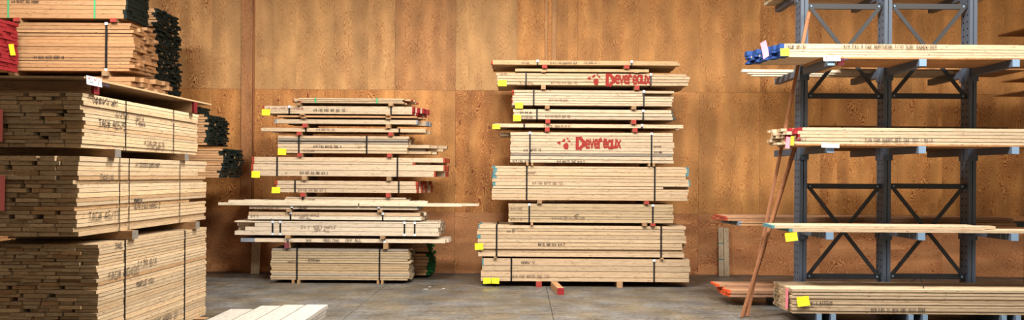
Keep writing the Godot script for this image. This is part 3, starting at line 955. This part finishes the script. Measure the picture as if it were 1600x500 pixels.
	# pink papers stapled to the plank ends
	for q in [[-5.09, 2.41, 7.5, 0.13, 0.315], [-5.005, 1.755, 7.39, 0.155, 0.335]]:
		var pt := thing("paper_sheet", ["pink paper stapled to the plank ends of the upper bundle", "pink paper stapled to the plank ends of the middle bundle"][0 if q[1] > 2.0 else 1], "paper", Vector3(q[0], q[1], -q[2]))
		cur_root = pt
		ticket_at(0, 0, q[3], q[4], M.rose, 0.0, 0.006, "page")
		for k in 7:
			text_at(-q[3] * 0.4, q[4] * (0.36 - 0.11 * k), ["FAS", "MAPLE", "TAG 10", "NO 5", "", "ALL", "46/19"][k], 0.014, M.ink, 0.002, 0.9, "printed_line")
			for c in pt.get_children():
				if c.name.begins_with("printed_line"):
					c.position.z = 0.016


func label_print(on: Node3D, w: float, h: float, z: float) -> void:
	var keep := cur_root
	cur_root = on as Node3D
	var b := strokes("HEXINATER", h * 0.36, h * 0.06, 0.1, 0.95)
	var o := part("red_lettering", b, M.red_ink, on)
	o.scale = Vector3(0.86 * w / (9 * h * 0.06 * 5.2), 1, 1)
	o.position = Vector3(-w * 0.43, h * 0.05, z)
	var c := strokes("TNOB S OR TN OOD", h * 0.2, h * 0.035, 0.1, 0.95)
	var o2 := part("blue_lettering", c, M.blue_ink, on)
	o2.scale = Vector3(0.86 * w / (9 * h * 0.0333 * 5.2), 1, 1)
	o2.position = Vector3(-w * 0.43, -h * 0.28, z)
	cur_root = keep


# block that runs along x, its end facing +x
func cross_spacer(x_right: float, y0: float, y1: float, d: float, w: float, label: String, group: String, red: int, size: float) -> void:
	var tone := vary(Color(0.36, 0.22, 0.115), 0.15)
	var o := MeshInstance3D.new()
	var b := MB.new()
	b.ou = rng.randf()
	b.ov = rng.randf()
	var e0 := Color(0.17, 0.011, 0.015) if red > 0 else Color(0.2, 0.19, 0.17)  # red end colour darkened to carry the shade under the plywood sheet
	b.side_faces(Vector3(-w, 0, -size / 2), Vector3(-0.03, y1 - y0, size / 2), tone)
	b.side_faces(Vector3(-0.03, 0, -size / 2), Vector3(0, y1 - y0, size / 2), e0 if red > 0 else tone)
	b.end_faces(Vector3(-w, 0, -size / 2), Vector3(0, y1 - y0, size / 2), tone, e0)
	o.name = numbered("spacer_block")
	o.mesh = b.mesh()
	o.material_override = M.lumber
	o.position = Vector3(x_right, y0, -d)
	add_child(o)
	o.set_meta("label", label)
	o.set_meta("category", "spacer block")
	o.set_meta("group", group)


# ================================================================ stacks behind the nearest one
func build_rear_stacks() -> void:
	var S := "in the cherry stack behind the nearest stack"
	var g := "bundles in the cherry stack"
	var d := 12.3
	var XL := -10.4
	# top bundle, ends dipped black
	var x1 := P(200, 14, d).x
	var hb := P(120, 28.5, d).y
	var ht := P(120, -20, d).y
	pack_h("lumber_bundle", "black-ended cherry bundle with green straps on top of the cherry stack", g, XL, x1, hb, ht, d, 0.72, {"tone": CHERRY, "rows": 7, "paint_r": P_BLACK, "rag_r": 0.03, "vary": 0.12, "dip": 0.05})
	strap(13, 0, M.green_strap)
	strap(148, 0, M.green_strap)
	text(18, 4.5, "4/4 SELECT RED CHERRY", 3.5, 44)
	# second bundle, natural ragged ends
	var x2 := P(213, 74, d).x
	var b2 := P(120, 110.5, d).y
	var t2 := P(120, 34.5, d).y
	for q in [[178, 1], [27, 1]]:
		spacer(P(q[0], 33, d).x, t2, hb, -d + 0.03, 0.78, q[1], S)
	pack_h("lumber_bundle", "cherry bundle with ragged natural ends under the black-ended top bundle", g, XL, x2, b2, t2, d, 0.72, {"tone": CHERRY, "rows": 14, "rag_r": 0.12, "vary": 0.16, "deep": 0.12, "skew_r": 0.03})
	strap(166, 3, M.strap, 0.035)
	text(53, 91.5, "4/4 SELECT BETTER CHERRY 7/8", 4, 48)
	var t3 := P(120, 118.5, d).y
	for q in [[165, 0], [20, 0]]:
		spacer(P(q[0], 114, d).x, t3, b2, -d + 0.03, 0.78, q[1], S)
	# the rest of this stack, down to the floor
	var x3 := P(212, 125, d).x
	pack_h("lumber_bundle", "cherry bundle with planks of uneven length just above the plywood sheet", g, XL, x3, 2.55, t3, d, 0.72, {"tone": CHERRY, "rows": 12, "rag_r": 0.1, "skew_r": 0.32, "vary": 0.16})
	pack_h("lumber_bundle", "cherry bundle third from the floor block in the cherry stack", g, XL, x3, 1.35, 2.46, d, 0.72, {"tone": CHERRY, "rows": 10, "board_w": 0.24})
	pack_h("lumber_bundle", "lowest cherry bundle of the cherry stack standing on floor blocks", g, XL, x3, 0.09, 1.26, d, 0.72, {"tone": CHERRY, "rows": 10, "board_w": 0.24})
	for x in [-9.6, -6.9]:
		spacer(x, 2.46, 2.55, -d + 0.02, 0.76, 0, S)
		spacer(x, 1.26, 1.35, -d + 0.02, 0.76, 0, S)
		spacer(x, 0.0, 0.09, -d + 0.02, 0.76, 0, S)
	# red-ended bundle in front of it
	var xr := P(30, 70, 12.15).x
	var rb := P(20, 113.5, 12.15).y
	var rt := P(20, 36.5, 12.15).y
	pack_h("lumber_bundle", "bundle with bright red painted plank ends and a yellow ticket", "", xr - 2.2, xr, rb, rt, 11.2, 0.95, {"tone": CHERRY, "rows": 13, "paint_r": P_RED, "rag_r": 0.05, "vary": 0.15, "dip": 0.05, "side_gap": 0.012})
	ticket_at(0.0, 0, 0.12, 0.17, M.yellow, 0.2)
	var tk: Node3D = cur_root.get_node("paper_tag")
	tk.rotation.y = PI / 2
	tk.position = Vector3(2.2, 0.33, -0.76)
	for q in [[0.55, 0], [1.75, 0]]:
		spacer(xr - 2.2 + q[0], 2.3, rb, -11.19, 0.97, 0, "in the stack under the red-ended bundle")
	pack_h("lumber_bundle", "tall cherry bundle supporting the red-ended bundle behind the nearest stack", "", xr - 2.25, xr - 0.02, 0.09, 2.3, 11.25, 0.9, {"tone": CHERRY, "rows": 20, "board_w": 0.24})
	for q in [[0.55, 0], [1.75, 0]]:
		spacer(xr - 2.2 + q[0], 0.0, 0.09, -11.19, 0.97, 0, "in the stack under the red-ended bundle")
	# black-ended stack by the wall
	var B := "in the black-ended stack by the wall"
	var gb := "bundles in the black-ended stack"
	var e := 13.6
	var o := {"tone": CHERRY, "paint_r": P_BLACK, "rag_r": 0.09, "vary": 0.15, "dip": 0.06, "side_gap": 0.02, "board_w": 0.13, "void": 0.15}
	var list := [
		["topmost black-ended bundle of the stack by the wall", 249, 12, 41, 8], ["second black-ended bundle from the top of the stack by the wall", 250, 43.5, 86, 11],
		["third black-ended bundle from the top of the stack by the wall", 252, 88.5, 146, 15], ["thin black-ended layer over the two lower black-ended bundles", 303, 163, 174, 3],
		["black-ended bundle under the thin black-ended layer", 330, 178, 226, 12], ["black-ended bundle sticking out farthest in the stack by the wall", 354, 231, 277, 12]]
	var hs := []
	for q in list:
		hs.append([P(260, q[2], e).y, P(260, q[3], e).y])
	for i in list.size():
		var q: Array = list[i]
		var oo := o.duplicate()
		oo.rows = q[4]
		var xr2 := P(q[1], (q[2] + q[3]) / 2.0, e).x
		pack_h("lumber_bundle", q[0], gb, -9.6, xr2, hs[i][1], hs[i][0], e, 0.88, oo)
		var low: float = hs[i + 1][0] if i + 1 < list.size() else 1.80
		for x in [-9.0, -6.7]:
			spacer(x, low, hs[i][1], -e + 0.02, 0.9, 0, B)
	var ob := {"tone": CHERRY, "rows": 12, "board_w": 0.25}
	pack_h("lumber_bundle", "long cherry bundle beneath the farthest black-ended bundle", gb, -9.6, -6.1, 0.95, 1.80, e, 0.88, ob)
	pack_h("lumber_bundle", "long cherry bundle on floor blocks at the foot of the black-ended stack", gb, -9.6, -6.1, 0.09, 0.86, e, 0.88, ob)
	for x in [-9.0, -6.7]:
		spacer(x, 0.86, 0.95, -e + 0.02, 0.9, 0, B)
		spacer(x, 0.0, 0.09, -e + 0.02, 0.9, 0, B)
	# green-ended bundles behind the stack by the post
	var og := {"tone": CHERRY, "rows": 7, "paint_r": P_GREEN, "rag_r": 0.05, "dip": 0.07}
	var gx := P(676, 410, 14.72).x
	var gl := P(660, 430, 14.72).y
	var gy := P(660, 396, 14.72).y
	pack_h("lumber_bundle", "lower green-ended bundle on the floor behind the stack beside the post", "", gx - 2.6, gx, 0.05, gy, 14.72, 0.66, og)
	var og2 := og.duplicate()
	og2.rows = 4
	pack_h("lumber_bundle", "upper green-ended bundle resting on the lower green-ended bundle", "", gx - 2.6, gx - 0.03, gy + 0.03, gy + 0.22, 14.74, 0.62, og2)
	for x in [gx - 2.1, gx - 0.6]:
		spacer(x, 0.0, 0.05, -14.72, 0.64, 0, "in the green-ended pile")
		spacer(x, gy, gy + 0.03, -14.75, 0.6, 0, "in the green-ended pile")


# ================================================================ cantilever rack
const COL := [1255.5, 1386.5, 1519.5]
const LEVELS := [3.555, 2.392, 1.233]
const CF := 11.3       # front of the columns
const TIP := 10.32
const BACK := 12.48


func build_rack() -> void:
	var t := thing("cantilever_rack", "blue-grey steel cantilever rack with perforated columns and cross braces", "storage rack", Vector3(P(COL[1], 270, CF).x, 0, -CF))
	var xs := []
	for c in COL:
		xs.append(P(c, 270, CF).x - t.position.x)
	for i in 3:
		var x: float = xs[i]
		var b := MB.new()
		# two lipped channels back to back
		for s in [-1, 1]:
			var xa: float = x + 0.006 * s
			var xb: float = x + 0.055 * s
			b.box(Vector3(minf(xa, xb), 0.0, -0.012), Vector3(maxf(xa, xb), 6.0, 0.0), Color.WHITE)
			b.box(Vector3(minf(xa, xb), 0.0, -0.22), Vector3(maxf(xa, xb), 6.0, -0.208), Color.WHITE)
			b.box(Vector3(x + 0.055 * s - (0.008 if s > 0 else 0.0), 0.0, -0.208), Vector3(x + 0.055 * s + (0.008 if s < 0 else 0.0), 6.0, -0.012), Color.WHITE)
		b.box(Vector3(x - 0.006, 0.0, -0.20), Vector3(x + 0.006, 6.0, -0.03), Color.WHITE)
		var col := part("column", b, M.steel, t)
		# dark plugs stand in for the shaded adjustment holes on both outer faces
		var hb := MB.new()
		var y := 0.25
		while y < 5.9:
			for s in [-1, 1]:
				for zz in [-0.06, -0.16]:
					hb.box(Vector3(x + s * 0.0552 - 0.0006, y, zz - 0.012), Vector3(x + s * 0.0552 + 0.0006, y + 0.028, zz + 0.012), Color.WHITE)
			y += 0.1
		part("hole_plugs", hb, M.hole_shade, col, "rows of dark plugs standing in for shaded adjustment holes").set_meta("kind", "stuff")
		# base: two parallel beams on the floor
		for s in [-0.095, 0.095]:
			var f := MB.new()
			var xo := -0.04
			f.box(Vector3(x + s + xo - 0.03, 0.0, -(BACK - CF)), Vector3(x + s + xo + 0.03, 0.14, CF - TIP + 0.0), Color.WHITE)
			var fb := part("base_beam", f, M.steel, t)
			var fc := MB.new()
			fc.box(Vector3(x + s + xo - 0.032, -0.0, CF - TIP), Vector3(x + s + xo + 0.032, 0.143, CF - TIP + 0.006), Color.WHITE)
			part("end_cap", fc, M.steel_tip, fb)
	# arms
	for i in 3:
		for L in LEVELS + [4.72]:
			if L < 4.0:
				arm(t, xs[i], L, 0.0, CF - TIP)
			arm(t, xs[i], L, -0.22, -(BACK - CF))
	# braces between the columns
	for i in 2:
		var xa: float = xs[i] + 0.055
		var xb: float = xs[i + 1] - 0.055
		var pm: float = (COL[i] + COL[i + 1]) / 2.0
		for yy in [10.0, 150.0, 291.0, 432.0]:
			var h := P(pm, yy, CF + 0.06).y
			var b := MB.new()
			b.box(Vector3(xa, h - 0.038, -0.10), Vector3(xb, h + 0.038, -0.06), Color.WHITE)
			var o := part("brace", b, M.brace, t)
			for xx in [xa + 0.06, xb - 0.06]:
				var bo := MB.new()
				bo.xf = Transform3D(Basis(Vector3.BACK, 0.6), Vector3(xx, h, -0.06))
				bo.box(Vector3(-0.012, -0.012, 0), Vector3(0.012, 0.012, 0.012), Color.WHITE)
				part("bolt", bo, M.steel_tip, o)
		for pr in [[10.0, 150.0], [291.0, 432.0]]:
			var h1 := P(pm, pr[0], CF + 0.06).y - 0.02
			var h0 := P(pm, pr[1], CF + 0.06).y + 0.02
			for s in [0, 1]:
				var p := Vector3(xa + 0.05, h1 if s == 0 else h0, -0.055 - 0.012 * s)
				var q := Vector3(xb - 0.05, h0 if s == 0 else h1, -0.055 - 0.012 * s)
				var b := MB.new()
				b.xf = Transform3D(Basis(Vector3.BACK, atan2(q.y - p.y, q.x - p.x)), p)
				b.box(Vector3(0, -0.028, -0.006), Vector3(p.distance_to(q), 0.028, 0.006), Color.WHITE)
				part("diagonal_brace", b, M.brace, t)


func arm(t: Node3D, x: float, top: float, za: float, zb: float) -> void:
	var b := MB.new()
	var z0 := minf(za, zb)
	var z1 := maxf(za, zb)
	b.box(Vector3(x - 0.045, top - 0.095, z0), Vector3(x + 0.045, top, z1), Color.WHITE)
	var o := part("arm", b, M.steel, t)
	# bracket that clasps the column
	var k := MB.new()
	for s in [-1, 1]:
		k.box(Vector3(minf(x + s * 0.056, x + s * 0.068), top - 0.17, za - 0.02 if za < -0.1 else za - 0.09), Vector3(maxf(x + s * 0.056, x + s * 0.068), top + 0.03, za + 0.09 if za < -0.1 else za + 0.02), Color.WHITE)
	k.box(Vector3(x - 0.056, top - 0.17, za - 0.012 if za < -0.1 else za), Vector3(x + 0.056, top + 0.03, za if za < -0.1 else za + 0.012), Color.WHITE)
	part("bracket", k, M.steel, o)
	var c := MB.new()
	c.box(Vector3(x - 0.047, top - 0.097, zb - 0.003 if zb < za else zb), Vector3(x + 0.047, top + 0.0, zb if zb < za else zb + 0.005), Color.WHITE)
	part("end_cap", c, M.steel_tip, o)
	if zb > za and top < 2.0:
		for dz in [0.10, 0.22]:
			var g := MB.new()
			g.box(Vector3(x - 0.0465, top - 0.0955, zb - dz - 0.02), Vector3(x + 0.0465, top - 0.001, zb - dz), Color.WHITE)
			part("welded_band", g, M.steel_tip, o)


func plywood_flat(label: String, x0: float, x1: float, y0: float, d0: float, d1: float, kind := 1) -> Node3D:
	var t := thing("plywood_sheet", label, "plywood sheet", Vector3(x0, y0, -d0))
	var b := MB.new()
	b.us = 0.41
	b.vs = 0.82
	b.ou = rng.randf()
	b.box(Vector3(0, 0, -(d1 - d0)), Vector3(x1 - x0, 0.02, 0), Color(0.42, 0.215, 0.085))
	part("sheet", b, M.ply[kind], t)
	return t


func build_rack_lumber() -> void:
	var d := 10.36
	# level A: plywood with a blue-ended bundle
	var xA := P(1217, 74, d).x
	plywood_flat("plywood shelf sheet on the front arms under the blue-ended bundle", P(1296, 88, d).x, 7.75, 3.555, d - 0.02, 11.16, 1)
	for c in [1270.0]:
		var sx := P(COL[0], 270, CF).x
		var tt := thing("timber_strip", "wooden strip lying on the end arm under the blue-ended bundle", "timber strip", Vector3(sx - 0.04, 3.555, -d - 0.8), 0)
		var bb := MB.new()
		bb.xf = Transform3D(Basis(Vector3.UP, -PI / 2), Vector3.ZERO)
		bb.ou = 0.3
		bb.box(Vector3(0.0, 0, -0.05), Vector3(0.78, 0.02, 0.05), Color(0.42, 0.24, 0.11))
		part("strip", bb, M.lumber, tt)
	pack_h("lumber_bundle", "red oak bundle with blue painted ends on the upper shelf of the rack", "", xA, 7.85, 3.576, P(1400, 68.0, d).y, d, 0.78, {"tone": RACK_OAK, "rows": [0.55, 0.55, 0.6, 1.1], "vary": 0.09, "paint_l": P_BLUE, "rag_l": 0.03, "skew_l": 0.30, "dip": 0.07, "front": 0.012})
	ticket(1226, 82, 14, 12, M.yellow, 0.03)
	text(1228, 75, "TAG# 38/30", 5, 32)
	text(1318, 75, "4/4 FAS R.OAK NORTHERN 7/10 SURF RANDWIDER", 5, 146)
	var pk := ticket_at(0, 0, 0.10, 0.24, M.pink, 0.35, 0.03)
	pk.rotation.y = -1.0
	pk.position = Vector3(-0.16, 0.10, -0.05)
	var lab := thing("arm_label", "white printed label on the upper end arm of the rack", "label", Vector3(P(1299, 91, TIP).x, P(1299, 91.5, TIP).y, -TIP + 0.012))
	cur_root = lab
	var lt := ticket_at(0, 0, 0.225, 0.072, M.white_paper, 0.0, 0.004)
	lt.name = "card"
	label_print(lt, 0.225, 0.072, 0.0145)
	# red-ended beam beside that arm
	var rx := P(1312, 98, d).x
	spacer(rx, 3.46, 3.553, -TIP + 0.01, 0.8, 1, "on the upper end arm of the rack", Color(0.10, 0.008, 0.012), 0.09)
	# level B
	var xB := P(1241, 212, d).x
	pack_h("lumber_bundle", "ragged red oak bundle with some red ends on the middle shelf of the rack", "", xB, 7.9, 2.414, P(1400, 199.5, d).y, d, 0.66, {"tone": RACK_OAK, "rows": 5, "vary": 0.1, "paint_l": P_RED, "paint_p": 0.8, "paint_depth": 0.35, "rag_l": 0.10, "skew_l": 0.22, "board_w": 0.09, "front": 0.012, "row_vary": 0.3})
	text(1352, 221.5, "5/8 COM SHORT RED OAK 75% - MILD", 5, 106)
	text(1246, 217.5, "WTN/ 4", 3, 14, M.faint_ink)
	ticket(1237.5, 220, 5, 14, M.yellow, -0.1)
	ticket(1230.5, 223, 7, 18, M.pink, -0.12)
	plywood_flat("plywood shelf sheet on the front arms under the ragged bundle", P(1243, 228, d).x, 7.9, 2.392, d, 11.12, 0)
	var lab2 := thing("arm_label", "white printed label on the middle end arm of the rack", "label", Vector3(P(1296, 227, TIP).x, P(1296, 227.5, TIP).y, -TIP + 0.02))
	cur_root = lab2
	var l2 := ticket_at(0, 0, 0.235, 0.055, M.white_paper, -0.03, 0.004)
	l2.name = "card"
	for q in [[1314, 236, 9]]:
		pass
	# level C
	var xC := P(1206, 354, d).x
	pack_h("lumber_bundle", "thin pale bundle with teal-tipped ends and a yellow ticket on the lower shelf", "", P(1229, 360, d).x, 7.9, 1.233, 1.275, d, 0.45, {"tone": RACK_OAK, "rows": 1, "vary": 0.08, "paint_l": P_TEAL, "rag_l": 0.05, "dip": 0.03})
	ticket(1236, 370, 19, 13, M.yellow, 0.12)
	pack_h("lumber_bundle", "layer of wide pale planks with teal ends on top of the thin bundle", "", xC, P(1572, 352, d).x, 1.275, 1.325, d + 0.02, 0.44, {"tone": RACK_OAK, "rows": 1, "vary": 0.08, "paint_l": P_TEAL, "rag_l": 0.05, "rag_r": 0.3, "dip": 0.03, "skew_l": 0.02})
	# level D on the base beams
	var xD := P(1236, 470, d).x
	pack_h("lumber_bundle", "tall red oak bundle with pink and yellow tickets on the rack's base", "", xD, 7.85, 0.14, P(1400, 452, d).y, d, 0.78, {"tone": RACK_OAK, "rows": 8, "vary": 0.1, "rag_l": 0.03, "rag_r": 0.1, "board_w": 0.10, "row_vary": 0.2, "grey": 0.05})
	ticket(1254.5, 470.5, 19, 15, M.yellow, 0.14)
	text(1265, 475.5, "NO 2 411029", 4.5, 36)
	text(1361, 486, "4/4 FAS 1F RED OAK 75/2 SURF", 5, 86)
	var pk2 := ticket_at(0, 0, 0.10, 0.285, M.pink, 0.0, 0.005)
	pk2.rotation.y = -PI / 2
	pk2.position = Vector3(-0.002, 0.18, -0.13)
	# loose strap end standing up from its top
	var ls := MB.new()
	ls.xf = Transform3D(Basis(Vector3.BACK, -1.25), Vector3(lx(1451, 445), cur_h + 0.001, -0.12))
	ls.box(Vector3(-0.17, -0.006, -0.01), Vector3(0.0, 0.0, 0.01), Color.WHITE)
	ls.xf = Transform3D(Basis(Vector3.BACK, 0.5), Vector3(lx(1451, 445) - 0.052, cur_h + 0.16, -0.12))
	ls.box(Vector3(-0.16, -0.006, -0.01), Vector3(0.0, 0.0, 0.01), Color.WHITE)
	part("loose_strap", ls, M.strap, cur_root, "black strap end standing up")
	# back side of the rack
	for q in [[1160, 11.72, "longest"], [1169, 11.95, "middle"], [1176, 12.2, "shortest"]]:
		var xa := P(q[0], 117, q[1]).x
		var b := board(0, 3.2, 0, 0.04, -0.09, 0, vary(MAPLE, 0.06))
		var tt := thing("loose_batten", q[2] + " of three thin pale battens poking out on the rear arms", "batten", Vector3(xa, 3.555, -q[1]), 0, "thin battens on the rear arms of the rack")
		part("stick", b, M.lumber, tt)
	plywood_flat("plywood sheet on the rear arms of the rack, above thin battens", P(1300, 117, 12.0).x, 7.6, 3.597, 11.6, 12.45, 1)
	var d2 := 11.62
	pack_h("lumber_bundle", "dark brown bundle on the rear arms behind the ragged red oak bundle", "", P(1262, 200, d2).x, P(1588, 200, d2).x, 2.392, P(1400, 196, d2).y, d2, 0.8, {"tone": WALNUT, "rows": 5, "vary": 0.2, "rag_r": 0.2})
	pack_h("lumber_bundle", "lower brown bundle with grey painted ends on the rack's rear arms", "", P(1152, 345, d2).x, P(1590, 345, d2).x, 1.233, 1.30, d2, 0.8, {"tone": CHERRY, "rows": 2, "vary": 0.12, "paint_l": P_GREY, "skew_l": 0.06, "rag_l": 0.05, "dip": 0.04})
	pack_h("lumber_bundle", "reddish moulding layer with red ends on the grey-ended bundle", "", P(1129, 337, d2 + 0.1).x, P(1588, 337, d2 + 0.1).x, 1.30, 1.37, d2 + 0.1, 0.7, {"tone": Color(0.40, 0.235, 0.14), "rows": 2, "vary": 0.12, "paint_l": P_BRICK, "rag_l": 0.05, "dip": 0.03})
	pack_h("lumber_bundle", "bundle with white ends on the topmost rear arms of the rack", "", P(1206, 8, d2).x, P(1560, 8, d2).x, 4.72, 4.92, d2, 0.82, {"tone": RACK_OAK, "rows": 5, "vary": 0.14, "rag_l": 0.2, "paint_l": Color(0.75, 0.72, 0.66), "paint_p": 0.4, "dip": 0.03})
	pack_h("lumber_bundle", "brown bundle with bright orange ends on the rear base of the rack", "", P(1135, 452, 11.75).x, 7.2, 0.14, 0.245, 11.75, 0.72, {"tone": Color(0.43, 0.25, 0.155), "rows": 2, "vary": 0.1, "paint_l": P_ORANGE, "rag_l": 0.04, "dip": 0.04})
	pack_h("lumber_bundle", "raised layer of orange-ended planks on the orange-ended bundle", "", P(1119, 445, 12.1).x, 7.1, 0.245, 0.285, 12.1, 0.37, {"tone": Color(0.43, 0.25, 0.155), "rows": 1, "vary": 0.1, "paint_l": P_ORANGE, "rag_l": 0.02, "dip": 0.04})
	# three long reddish mouldings leaning on the rack
	for q in [[1167.5, 496.5, 10.85, 1264, 19, 11.24, 0.045, "longest reddish moulding leaning on the rack, reaching above its upper shelf"],
			[1158.5, 498, 10.76, 1246, 214, 11.065, 0.042, "shorter reddish moulding leaning behind the ragged bundle on the middle shelf"],
			[1161.5, 497, 10.86, 1250, 210, 11.2, 0.03, "narrow reddish moulding leaning close beside the shorter one"]]:
		var a := P(q[0], q[1], q[2])
		a.y = 0.012
		var c := P(q[3], q[4], q[5])
		var t := thing("leaning_moulding", q[7], "moulding", a)
		var dir := (c - a).normalized()
		var side := dir.cross(Vector3.BACK).normalized()
		var up := side.cross(dir)
		var b := MB.new()
		b.ou = rng.randf()
		b.ov = rng.randf()
		b.xf = Transform3D(Basis(dir, -side, up), Vector3.ZERO)
		var L := a.distance_to(c)
		var w: float = q[6]
		var tone := vary(Color(0.31, 0.14, 0.07), 0.1)
		b.box(Vector3(0, -w * 0.5, -0.009), Vector3(L, w * 0.5, 0.009), tone)
		b.box(Vector3(0, -w * 0.12, 0.009), Vector3(L, w * 0.5, 0.016), tone)
		part("stick", b, M.lumber, t)


func build_second_rack() -> void:
	var cx := 8.8
	var t := thing("cantilever_rack", "dark steel rack partly in view with plywood sheets on short arms", "storage rack", Vector3(cx, 0, -13.2))
	for k in [0.0, 1.25]:
		var b := MB.new()
		b.box(Vector3(k - 0.06, 0, -0.25), Vector3(k + 0.06, 6.0, 0.0), Color.WHITE)
		part("column", b, M.brace, t)
		for L in [4.38, 4.16, 3.60, 3.36, 1.20]:
			var a := MB.new()
			a.box(Vector3(k - 0.05, L - 0.09, 0.0), Vector3(k + 0.05, L, 0.95), Color.WHITE)
			part("arm", a, M.steel, t)
	var xs := [8.07, 8.2, 8.12, 7.98]
	for i in 4:
		var L: float = [4.38, 4.16, 3.60, 3.36][i]
		plywood_flat("brown plywood sheet jutting from the partly visible steel rack", xs[i], 10.4, L, 12.25, 13.14, 0).set_meta("group", "plywood sheets on the partly visible rack")
	pack_h("lumber_bundle", "black-ended planks on the low arm of the partly visible rack", "", 7.86, 10.5, 1.20, 1.27, 12.3, 0.8, {"tone": WALNUT, "rows": 1, "paint_l": P_BLACK, "dip": 0.3})


# ================================================================ loose things
func build_loose_things() -> void:
	# square red-ended block on the floor
	var t := thing("timber_block", "loose square timber with a red end lying on the concrete floor", "timber block", Vector3(P(876, 461, 12.78).x, 0.0, -12.76))
	var b := MB.new()
	b.xf = Transform3D(Basis(Vector3.UP, PI / 2 + 0.10), Vector3.ZERO)
	b.side_faces(Vector3(0, 0, -0.055), Vector3(0.012, 0.11, 0.055), P_RED)
	b.side_faces(Vector3(0.012, 0, -0.055), Vector3(0.8, 0.11, 0.055), Color(0.50, 0.28, 0.15))
	b.end_faces(Vector3(0, 0, -0.055), Vector3(0.8, 0.11, 0.055), P_RED, Color(0.4, 0.25, 0.14))
	part("block", b, M.lumber, t)
	# pale scraps on the concrete
	for q in [[665, 452, 0.04, "larger pale paper scrap on the concrete near the green-ended pile"], [671, 448.5, 0.025, "small pale paper scrap on the concrete near the green-ended pile"], [693, 451, 0.03, "lone pale scrap on the concrete between the two wall stacks"]]:
		var dd2: float = H * F / (q[1] - VY + (VX - q[0]) * ROLL)
		var sc := thing("paper_scrap", q[3], "paper scrap", Vector3(P(q[0], q[1], dd2).x, 0.0005, -dd2), 0.4)
		var sb := MB.new()
		sb.box(Vector3(-q[2], 0, -q[2] * 0.4), Vector3(q[2], 0.003, q[2] * 0.4), Color.WHITE)
		sb.box(Vector3(-q[2] * 0.5, 0.003, -q[2] * 0.3), Vector3(q[2] * 0.8, 0.008, q[2] * 0.2), Color.WHITE)
		part("scrap", sb, M.scrap, sc)
	# short boards leaning on the wall
	for q in [[1122.5, 1130.0, 355, 433, 15.33, "short pale board leaning on the wall, with teal stripes"], [1130.8, 1138.5, 356, 433, 15.33, "short grey-edged board leaning on the wall beside the teal-striped one"], [393.0, 406.5, 362, 425, 15.2, "thick short board leaning on the wall beside the post, behind the stack"]]:
		var xa := P(q[0], q[3], q[4]).x
		var xb := P(q[1], q[3], q[4]).x
		var h := P(q[0], q[2], q[4]).y
		var tt := thing("leaning_board", q[5], "board", Vector3((xa + xb) / 2, 0.003, -q[4] + 0.05))
		var bb := MB.new()
		bb.ou = rng.randf()
		bb.ov = rng.randf()
		bb.xf = Transform3D(Basis(Vector3.RIGHT, -0.085) * Basis(Vector3.BACK, PI / 2), Vector3.ZERO)
		bb.box(Vector3(0, -(xb - xa) / 2, -0.045), Vector3(h, (xb - xa) / 2, 0.0), vary(Color(0.64, 0.52, 0.38), 0.06))
		part("plank", bb, M.lumber, tt)
		if q[0] > 1100 and q[0] < 1125:
			var st := MB.new()
			st.xf = bb.xf
			for yy in [0.33, 0.66]:
				st.box(Vector3(h * yy, -(xb - xa) / 2 - 0.001, -0.02), Vector3(h * yy + 0.02, (xb - xa) / 2 + 0.001, 0.001), Color(0.1, 0.3, 0.32))
			part("teal_stripe", st, M.lumber, tt)
	# pile of white-faced boards in the foreground
	var dd := 8.95
	var top := 0.45
	var e0 := P(512, 479, dd).x
	for layer in 3:
		var x := e0 - 0.01 * layer
		for k in 4:
			var w: float = [0.255, 0.25, 0.235, 0.26][k]
			var off: float = [0.0, 0.0, -0.08, -0.3][k] + rng.randf_range(-0.02, 0.02)
			var y1 := top - layer * 0.045
			var zb := -dd - off
			var bb := MB.new()
			bb.ou = rng.randf()
			bb.ov = rng.randf()
			bb.xf = Transform3D(Basis(Vector3.UP, PI / 2), Vector3(0, 0, 0))
			var col := vary(Color(0.42, 0.41, 0.39), 0.03)
			bb.box(Vector3(0, 0, -w + 0.012), Vector3(2.9, 0.04, 0), col)
			var t2 := thing("white_board", ["white-faced board in the top layer of the foreground pile", "white-faced board in the middle layer of the foreground pile", "white-faced board in the bottom layer of the foreground pile"][layer], "board", Vector3(x, y1 - 0.0405, zb + 2.9), 0, ["top", "middle", "bottom"][layer] + " layer of the white-faced boards")
			part("plank", bb, M.lumber, t2)
			x -= w + 0.004
	for z in [-8.3, -6.6]:
		cross_spacer(e0 - 0.01, 0.0, top - 0.1315, -z, 1.06, "brown beam under the foreground pile of white boards", "beams under the white boards", 0, 0.1)
